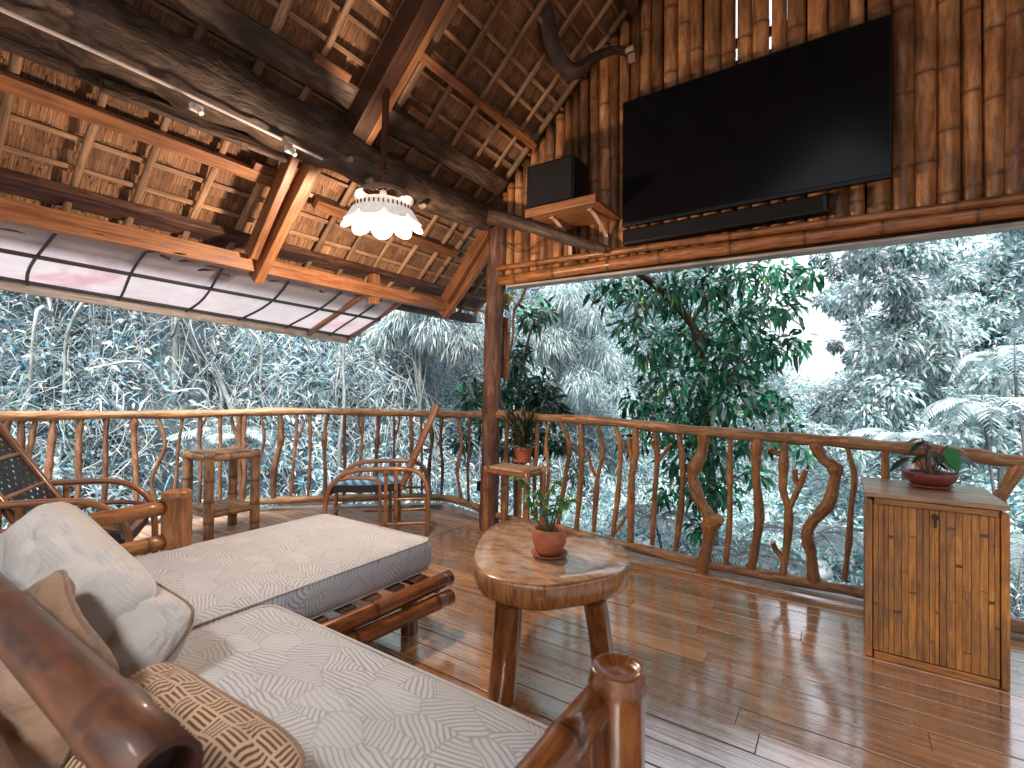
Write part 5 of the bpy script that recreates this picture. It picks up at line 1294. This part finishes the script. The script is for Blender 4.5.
# ---- hanging vines and roots
rs = np.random.RandomState(21); b = MB()
for i in range(750):
    a = rs.uniform(-58, 16); D_ = np.interp(a, _AN, _DD); d = D_ + rs.uniform(.8, 4.4); x, y = polar(d, a); z = float(height(x, y))
    out = V((-x, -y, 0)).normalized(); tang = V((-out.y, out.x, 0))
    p0 = V((float(x), float(y), z)) + out * rs.uniform(.1, .6)
    w = rs.uniform(-1.4, 1.4); h = rs.uniform(-.2, 1.0)
    P = [p0 + V((0, 0, .3 + h)), p0 + tang * w * .4 + out * .25 + V((0, 0, h * .8)), p0 + tang * w * .8 + out * .3 + V((0, 0, -.5 * abs(h))), p0 + tang * w + out * .35 + V((0, 0, -.9 - rs.uniform(0, .8)))]
    P = spline(P, 2); P = [p + V(rs.normal(0, .11, 3).tolist()) for p in P]
    r0 = rs.uniform(.003, .009) if i % 11 else rs.uniform(.014, .03)
    S3 = spline(P, 3); b.tube(S3, [r0 * (1 - .5 * k / len(S3)) for k in range(len(S3))], 5, rnd=rs.rand(), caps=False, lump=.05)
o = b.build('hanging_vines', 'vine'); tag(o, 'pale hanging vines and bare roots tangled over the steep bank', 'vines', kind='stuff')

# ================================================================== TREES AND SHRUBS
def crown(parent, cl, nleaf, L, W_, pal, seed, droop=.35, loc=None, mat='leaf', flat=.5, name='crown'):
    rs = np.random.RandomState(seed); cl = np.array(cl, float); w = cl[:, 3] ** 2; idx = rs.choice(len(cl), nleaf, p=w / w.sum())
    v = rs.normal(0, 1, (nleaf, 3)); v /= np.linalg.norm(v, axis=1)[:, None]; r = rs.rand(nleaf) ** .45
    v[:, 2] *= .8; P = cl[idx, :3] + v * (cl[idx, 3] * r)[:, None]
    D = v + rs.normal(0, .6, (nleaf, 3)) + [0, 0, -.25]; N = rs.normal(0, flat, (nleaf, 3)) + [0, 0, 1] - np.array([[CF.x, CF.y, 0]]) * 0
    tone = rs.uniform(.6, 1.25, len(cl))[idx][:, None]
    c = np.clip(pick(pal, nleaf, rs, .2) * tone, 0, .9)
    return leafmesh(name, P, D, N, rs.uniform(L[0], L[1], nleaf), rs.uniform(W_[0], W_[1], nleaf), c, parent, mat, droop)
def trunk(parent, pts, r0, r1, mat='bark_pale', limbs=(), name='trunk'):
    b = MB(); sp = spline(pts, 6); n = len(sp); b.tube(sp, [r0 + (r1 - r0) * i / n for i in range(n)], 12, lump=.1, rnd=.5)
    for l in limbs:
        s2 = spline(l[0], 5); m_ = len(s2); b.tube(s2, [l[1] * (1 - .7 * i / m_) for i in range(m_)], 8, lump=.1, rnd=.5)
    return b.build(name, mat, parent)
def P3(px, py, dist):
    r = ray(px, py); return CAM + r * dist
def gz(p): return float(height(np.array([p.x]), np.array([p.y]))[0])
GREEN = [(.03, .16, .09, 5), (.04, .27, .14, 4), (.02, .08, .05, 4), (.05, .50, .22, 2.6), (.26, .42, .36, 2.5), (.40, .52, .10, .15)]
# the green tree beyond the railing
dg = 5.4; cl = []; rs = np.random.RandomState(5)
outline = [(612, 286, 22), (640, 300, 30), (628, 330, 22), (668, 290, 34), (700, 285, 34), (740, 280, 34), (775, 272, 30), (806, 268, 20), (650, 350, 30), (690, 330, 38), (730, 320, 40), (770, 312, 32), (800, 305, 16), (640, 395, 26), (672, 380, 36), (710, 370, 40), (745, 360, 38), (778, 350, 24), (792, 340, 14), (628, 436, 20), (655, 425, 30), (690, 415, 36), (725, 405, 36), (760, 395, 28), (785, 400, 14), (680, 455, 30), (715, 450, 30), (748, 440, 26), (780, 435, 20), (700, 490, 26), (728, 490, 22), (662, 490, 16), (700, 525, 20), (760, 480, 16), (715, 560, 14), (690, 560, 12), (808, 452, 12)]
for (x, y, r) in outline:
    for k in range(2):
        p = P3(x + rs.uniform(-8, 8), y + rs.uniform(-8, 8), dg + rs.uniform(-.55, .55)); cl.append((p.x, p.y, p.z, r * .75 * dg / FPX))
base = P3(716, 560, dg + .1); g = gz(base)
gt = thing('green_tree', 'dark green broad-leaved tree directly behind the railing', 'tree', (base.x, base.y, g))
crown(gt, cl, 4600, (.08, .15), (.030, .058), GREEN, 6, .45, mat='leaf_gloss', flat=.6)
trunk(gt, [(base.x, base.y, g - .1), tuple(P3(712, 500, dg + .1)), tuple(P3(706, 420, dg)), tuple(P3(700, 350, dg)), tuple(P3(690, 322, dg)), tuple(P3(660, 290, dg - .2)), tuple(P3(632, 268, dg - .4)), tuple(P3(610, 250, dg - .5))], .06, .03, 'bark_brown',
      [([tuple(P3(706, 420, dg)), tuple(P3(735, 370, dg)), tuple(P3(770, 320, dg + .2))], .025), ([tuple(P3(695, 330, dg)), tuple(P3(720, 345, dg)), tuple(P3(752, 352, dg))], .02), ([tuple(P3(708, 450, dg)), tuple(P3(680, 420, dg)), tuple(P3(650, 395, dg))], .018), ([tuple(P3(690, 322, dg)), tuple(P3(720, 290, dg)), tuple(P3(760, 262, dg))], .02)])
# dark shrub behind the post
d2 = 5.6; cl = []
for (x, y, r) in [(530, 318, 16), (545, 312, 12), (520, 350, 12), (512, 362, 14), (518, 380, 14), (500, 392, 16), (520, 400, 22), (545, 385, 14), (548, 405, 18), (490, 420, 18), (472, 380, 10), (470, 400, 14), (530, 440, 20), (505, 450, 16), (556, 440, 14), (575, 470, 10), (465, 440, 12)]:
    p = P3(x, y, d2 + rs.uniform(-.3, .3)); cl.append((p.x, p.y, p.z, r * .9 * d2 / FPX))
base = P3(518, 470, d2); g = gz(base)
t = thing('dark_shrub', 'dark green long-leaved shrub seen on both sides of the post', 'shrub', (base.x, base.y, g))
crown(t, cl, 1500, (.10, .2), (.03, .05), [(.02, .06, .045, 5), (.04, .14, .09, 3), (.03, .36, .14, 1.4), (.16, .24, .22, 2)], 9, .3, mat='leaf_gloss')
trunk(t, [(base.x, base.y, g - .1), tuple(P3(516, 440, d2)), tuple(P3(520, 380, d2)), tuple(P3(532, 325, d2))], .035, .012, 'bark_brown', [([tuple(P3(516, 430, d2)), tuple(P3(495, 410, d2)), tuple(P3(472, 385, d2))], .014), ([tuple(P3(518, 410, d2)), tuple(P3(535, 400, d2)), tuple(P3(548, 385, d2))], .012)])
# pale trees on the right with sky between the leaves
def ptree(label, xs, dist, n, seed, L=(.06, .15), W_=(.022, .05), pal=TEAL, base=(905, 470), tr=None, r0=.09, nm='pale_tree', droop=.35, group=None):
    rs = np.random.RandomState(seed); cl = []
    for (x, y, r) in xs:
        for k in range(3):
            p = P3(x + rs.uniform(-.5, .5) * r, y + rs.uniform(-.5, .5) * r, dist + rs.uniform(-.7, .7)); cl.append((p.x, p.y, p.z, r * .6 * dist / FPX))
    q = P3(base[0], base[1], dist); g = gz(q); t = thing(nm, label, 'tree', (q.x, q.y, g), group)
    crown(t, cl, n, L, W_, pal, seed, droop)
    pts = [(q.x, q.y, g - .2)] + [tuple(P3(x, y, dist)) for (x, y) in tr]
    limbs = []
    for i in range(0, len(cl), 5):
        c_ = V(cl[i][:3]); j = min(range(1, len(pts)), key=lambda m: abs(pts[m][2] - (c_.z - .5))); s_ = V(pts[j]); limbs.append(([tuple(s_), tuple(s_.lerp(c_, .5) + V((0, 0, .1))), tuple(c_)], r0 * .28))
    trunk(t, pts, r0, r0 * .45, 'bark_pale', limbs); return t
ptree('pale teal tree with a vine-wrapped trunk behind the cabinet', [(905, 250, 28), (895, 285, 30), (915, 300, 30), (900, 325, 34), (930, 330, 30), (885, 350, 34), (915, 365, 38), (940, 370, 30), (890, 395, 38), (925, 405, 36), (905, 435, 40), (870, 420, 30), (950, 425, 34), (865, 380, 24), (955, 340, 24), (960, 300, 18), (900, 220, 30), (870, 215, 26), (930, 225, 28), (925, 255, 30), (880, 250, 30), (850, 235, 20), (855, 300, 22), (900, 180, 34), (950, 205, 24)], 8.2, 20000, 31, base=(905, 480), tr=[(908, 440), (904, 380), (906, 320), (900, 260), (898, 200), (890, 120)])
ptree('airy pale tree with sky showing through, right of the green tree', [(850, 260, 22), (870, 245, 20), (845, 300, 18), (865, 330, 18), (835, 345, 10), (880, 290, 20), (850, 400, 22), (830, 420, 20), (860, 360, 18), (822, 262, 12), (842, 282, 18), (935, 265, 18), (965, 285, 20), (990, 320, 22), (975, 350, 22), (1010, 300, 16), (1000, 255, 10), (940, 240, 14), (1015, 345, 18), (960, 235, 9), (840, 225, 24), (860, 210, 26), (985, 215, 22), (1010, 225, 20), (990, 280, 18), (1020, 270, 16), (860, 380, 20), (945, 320, 22), (1000, 350, 24), (960, 375, 24), (830, 300, 16), (1020, 400, 24), (826, 240, 14)], 11, 24000, 32, L=(.07, .16), W_=(.03, .06), base=(858, 450), tr=[(858, 420), (866, 350), (860, 290), (872, 220), (880, 150)], r0=.06)
ptree('leafy grey-green tree filling the lower right corner above the rail', [(980, 400, 34), (1010, 380, 34), (1000, 430, 34), (960, 440, 30), (1030, 420, 40), (1040, 350, 30), (930, 440, 20), (820, 440, 18), (850, 445, 18)], 6.6, 7000, 33, base=(1000, 520), tr=[(1002, 470), (1000, 420), (1010, 360)], r0=.05)
ptree('thin hazy tree far down the valley', [(800, 400, 16), (815, 425, 18), (790, 425, 16), (830, 395, 10), (840, 430, 18), (775, 440, 16), (800, 445, 20), (870, 440, 20), (900, 445, 20)], 17, 7000, 34, L=(.1, .25), W_=(.04, .08), pal=[(.45, .55, .58, 3), (.3, .42, .45, 3), (.62, .70, .72, 2), (.45, .36, .36, .6)], base=(812, 470), tr=[(812, 440), (808, 410), (815, 385)], r0=.08)
# drooping pale foliage at the top of the bank, right of the awning
for i, (xs, dist, lab) in enumerate([([(420, 300, 22), (445, 295, 24), (470, 300, 20), (400, 315, 20), (430, 335, 24), (462, 335, 24), (385, 330, 16)], 7.4, 'drooping frosty bamboo clump over the bank between awning and post'),
        ([(560, 300, 26), (590, 320, 24), (555, 345, 26), (600, 360, 22), (575, 385, 26), (620, 395, 16), (545, 375, 18)], 8.8, 'powdery pale shrub mass on the valley side right of the post'),
        ([(30, 330, 26), (60, 350, 26), (20, 370, 26), (90, 330, 22), (110, 370, 20), (45, 390, 22)], 6.9, 'pale long-bladed clump high on the bank at the left edge')]):
    q = P3(xs[0][0], 460, dist); g = gz(q); t = thing('pale_shrub', lab, 'shrub', (q.x, q.y, g)); rs = np.random.RandomState(50 + i)
    cl = []
    for (x, y, r) in xs:
        for k in range(2):
            p = P3(x + rs.uniform(-8, 8), y + rs.uniform(-8, 8), dist + rs.uniform(-.4, .4)); cl.append((p.x, p.y, p.z, r * .8 * dist / FPX))
    crown(t, cl, 7500, (.07, .19), (.009, .022), PALE if i != 1 else TEAL, 60 + i, .7)
    trunk(t, [(q.x, q.y, g - .3), tuple(P3(xs[0][0], 400, dist)), (cl[0][0], cl[0][1], cl[0][2])], .04, .015, 'bark_pale', [([tuple(P3(xs[0][0], 410, dist)), tuple(V(c_[:3]).lerp(P3(xs[0][0], 400, dist), .5) + V((0, 0, .1))), c_[:3]], .012) for c_ in cl[::3]])
# bare leaning stems on the bank
for i, (P, r, lab) in enumerate([([(146, 440), (143, 400), (140, 370), (134, 345), (138, 325), (128, 300)], .055, 'bare grey trunk with a crooked top, left on the bank'),
        ([(176, 330), (175, 310), (174, 285), (172, 255)], .04, 'thin pale stem rising behind the awning hem'),
        ([(236, 420), (222, 385), (214, 370), (190, 372), (172, 380)], .035, 'pale arched root curving left across the bank hollow'),
        ([(218, 430), (222, 400), (216, 378), (205, 366), (188, 364)], .03, 'second arched root nested inside the larger one'),
        ([(340, 440), (344, 400), (343, 360), (345, 330)], .028, 'straight slim trunk beneath the right end of the awning'),
        ([(25, 430), (18, 395), (12, 372), (2, 355)], .035, 'pale leaning stem at the left edge of the bank')]):
    q = P3(P[0][0], P[0][1], 6.7); b = MB(); sp = spline([tuple(P3(x, y, 6.6 + .15 * k)) for k, (x, y) in enumerate(P)], 6)
    b.tube([V((q.x, q.y, gz(q) - .2))] + sp, [r] + [r * (1 - .4 * k / len(sp)) for k in range(len(sp))], 10, lump=.12, rnd=.7)
    if i == 0:
        b.tube(spline([P3(134, 345, 6.9), P3(125, 338, 6.8), P3(112, 355, 6.8), P3(104, 372, 6.7)], 4), .02, 7, lump=.1, rnd=.8); b.tube(spline([P3(138, 335, 6.9), P3(150, 345, 6.8), P3(160, 352, 6.8)], 4), .018, 7, lump=.1, rnd=.8)
    o = b.build('bare_trunk', 'bark_pale'); tag(o, lab, 'trunk')
# ferns
def fern(label, px, py, dist, nf, L, seed, up=1.0, pal=((.52, .64, .68, 3), (.66, .75, .78, 3), (.34, .48, .52, 2)), lw=.03, green=0):
    rs = np.random.RandomState(seed); c0 = P3(px, py, dist); g = gz(c0); t = thing('fern_plant', label, 'fern', (c0.x, c0.y, g))
    b = MB(); P, D, N, LL, WW = [], [], [], [], []
    if c0.z - g > .15: b.tube([V((c0.x, c0.y, g - .1)), (V((c0.x, c0.y, g)) + c0) / 2 + V((.12, .05, 0)), c0], .014, 8, lump=.1)
    for k in range(nf):
        a = 2 * math.pi * k / nf + rs.uniform(-.3, .3); dr = V((math.cos(a), math.sin(a), 0)); l = L * rs.uniform(.75, 1.15)
        sp = spline([c0, c0 + dr * l * .35 + V((0, 0, l * .35 * up * rs.uniform(.6, 1.5))), c0 + dr * l * .75 + V((0, 0, l * .35 * up)), c0 + dr * l + V((0, 0, l * rs.uniform(-.2, .15)))], 8)
        b.tube(sp, [.006 * (1 - .8 * i / len(sp)) + .001 for i in range(len(sp))], 5, caps=False)
        side = V((-dr.y, dr.x, 0))
        for i in range(3, len(sp)):
            q = i / len(sp); wl_ = l * .30 * math.sin(math.pi * min(1, .18 + q * .82)) + .02
            for s in (-1, 1):
                for h_ in (0,):
                    pp = sp[i - 1].lerp(sp[i], h_); tg = (sp[i] - sp[i - 1]).normalized()
                    P.append(tuple(pp)); D.append(tuple(side * s + tg * .7)); N.append((rs.uniform(-.25, .25), rs.uniform(-.25, .25), 1)); LL.append(wl_ * rs.uniform(.85, 1.1)); WW.append(lw * (.35 + .25 * math.sin(math.pi * q)))
    b.build('stem', 'bark_pale', t); n = len(P)
    c = pick(pal, n, rs, .12)
    leafmesh('frond', P, D, N, LL, WW, c, t, 'leaf', .25)
fern('large pale fern with wide fronds over the rail behind the cabinet', 985, 425, 5.0, 9, .62, 1, lw=.07)
fern('pale fern fanning out behind the right end of the rail', 1015, 375, 5.5, 8, .55, 2, lw=.07)
fern('flat pale fern just above the rail left of the bowl plant', 900, 440, 5.7, 8, .55, 3, .35, lw=.06)
fern('low white-green fern seen through the rail left of the cabinet', 810, 540, 4.9, 10, .6, 4, .5)
fern('low white-green fern between rail posts right of the thick baluster', 745, 560, 4.8, 10, .55, 5, .5)
fern('small pale fern on the ground beneath the green tree', 655, 520, 5.4, 9, .5, 6, .5)
fern('pale fern beyond the right end of the deck', 1025, 560, 4.4, 9, .6, 7, .5)
fern('grey fern on the bank behind the stool', 230, 440, 6.2, 9, .6, 8, .5)
fern('grey-green fern under the awning near the left corner', 50, 450, 5.9, 9, .6, 9, .5)
# ================================================================== ROCKS
def rock(label, px, py, dist, r, seed, mat='rock', sq=.65, group=None):
    rs = np.random.RandomState(seed); bm = bmesh.new(); bmesh.ops.create_icosphere(bm, subdivisions=4, radius=1)
    ph = rs.rand(8, 3) * 6; fr = rs.uniform(1.2, 3.2, (8, 3))
    for v in bm.verts:
        n = sum(math.sin(fr[k][0] * v.co.x + ph[k][0]) * math.sin(fr[k][1] * v.co.y + ph[k][1]) * math.sin(fr[k][2] * v.co.z + ph[k][2]) for k in range(8)) * .11
        fl = round(v.co.z * 2.2 + .4 * v.co.x) / 2.2 * .25
        v.co *= (1 + n); v.co.z = v.co.z * .8 + fl; v.co = V((v.co.x * r * 1.15, v.co.y * r, v.co.z * r * sq))
    me = bpy.data.meshes.new('boulder'); bm.to_mesh(me); bm.free()
    for p in me.polygons: p.use_smooth = True
    me.materials.append(MATS[mat]); o = bpy.data.objects.new('boulder', me); COL.objects.link(o); q = P3(px, py, dist); g = gz(q)
    o.location = (q.x, q.y, g + r * sq * .3); o.rotation_euler = (0, 0, rs.uniform(0, 6)); tag(o, label, 'boulder', group); return o
rock('large smooth white boulder just behind the post and stand', 478, 505, 5.9, .62, 1, 'rock_white', 1.0)
rock('pale flat rock seen between the first balusters right of the stand', 640, 480, 7.2, .38, 2)
rock('small pale rock beside the creek left of the green tree', 618, 500, 6.6, .26, 3)
rock('rounded grey rock under the thin forked baluster', 600, 540, 5.8, .30, 4)
rock('broad pale rock low behind the thick baluster', 668, 545, 5.6, .32, 5)
rock('grey rock at the foot of the bank behind the blue chair', 365, 470, 6.4, .34, 6)
rock('pale angular rock left of the blue chair', 305, 480, 6.5, .30, 7)
rock('dark mossy rock below the hollow of the bank', 440, 470, 6.8, .40, 8)
rock('pale rock peeping out beneath the green tree', 750, 540, 6.0, .28, 9)
rock('wide pale rock far right of the thick baluster', 800, 500, 7.2, .36, 10)

# ================================================================== CAMERA, LIGHT
cam = bpy.data.cameras.new('camera'); co = bpy.data.objects.new('camera', cam); COL.objects.link(co)
co.location = CAM; co.rotation_euler = Matrix((CR, CU, -CF)).transposed().to_euler()
cam.sensor_width = 36; cam.lens = FPX / 1024 * 36; cam.clip_start = .02; cam.clip_end = 2000
cam.dof.use_dof = True; cam.dof.focus_distance = 3.2; cam.dof.aperture_fstop = 4.5
SC.camera = co
w = bpy.data.worlds.new('World'); SC.world = w; w.use_nodes = True; nt = w.node_tree; nt.nodes.clear()
o = nt.nodes.new('ShaderNodeOutputWorld'); bg = nt.nodes.new('ShaderNodeBackground'); sky = nt.nodes.new('ShaderNodeTexSky')
sky.sky_type = 'NISHITA'; sky.sun_disc = False; sky.altitude = 50; sky.air_density = 1.0; sky.dust_density = 6.0; sky.ozone_density = 1.0
SUN_EL = math.radians(58); sdir = V((.42, -.75, 0)).normalized()      # sun high behind the house
az = math.atan2(sdir.x, sdir.y)
sky.sun_elevation = SUN_EL; sky.sun_rotation = az
mx = nt.nodes.new('ShaderNodeMix'); mx.data_type = 'RGBA'; mx.inputs[0].default_value = .6; mx.inputs[7].default_value = (8.0, 8.1, 8.5, 1)
nt.links.new(sky.outputs[0], mx.inputs[6]); nt.links.new(mx.outputs[2], bg.inputs[0]); bg.inputs[1].default_value = .15; nt.links.new(bg.outputs[0], o.inputs[0])
sl = bpy.data.lights.new('sun', 'SUN'); sl.energy = 5.0; sl.angle = math.radians(22); sl.color = (1, .96, .90); so = bpy.data.objects.new('sun', sl); COL.objects.link(so)
tos = V((sdir.x * math.cos(SUN_EL), sdir.y * math.cos(SUN_EL), math.sin(SUN_EL))); so.rotation_euler = tos.to_track_quat('Z', 'Y').to_euler()
SC.view_settings.view_transform = 'Standard'; SC.view_settings.look = 'None'; SC.view_settings.exposure = 0.88; SC.view_settings.gamma = 1; SC.view_settings.use_curve_mapping = False
SC.render.engine = 'CYCLES'; SC.cycles.use_denoising = True
SC.cycles.max_bounces = 5; SC.cycles.diffuse_bounces = 3; SC.cycles.glossy_bounces = 3; SC.cycles.transmission_bounces = 3; SC.cycles.transparent_max_bounces = 4
SC.cycles.caustics_reflective = False; SC.cycles.caustics_refractive = False; SC.cycles.use_adaptive_sampling = True
SC.cycles.sample_clamp_indirect = 6
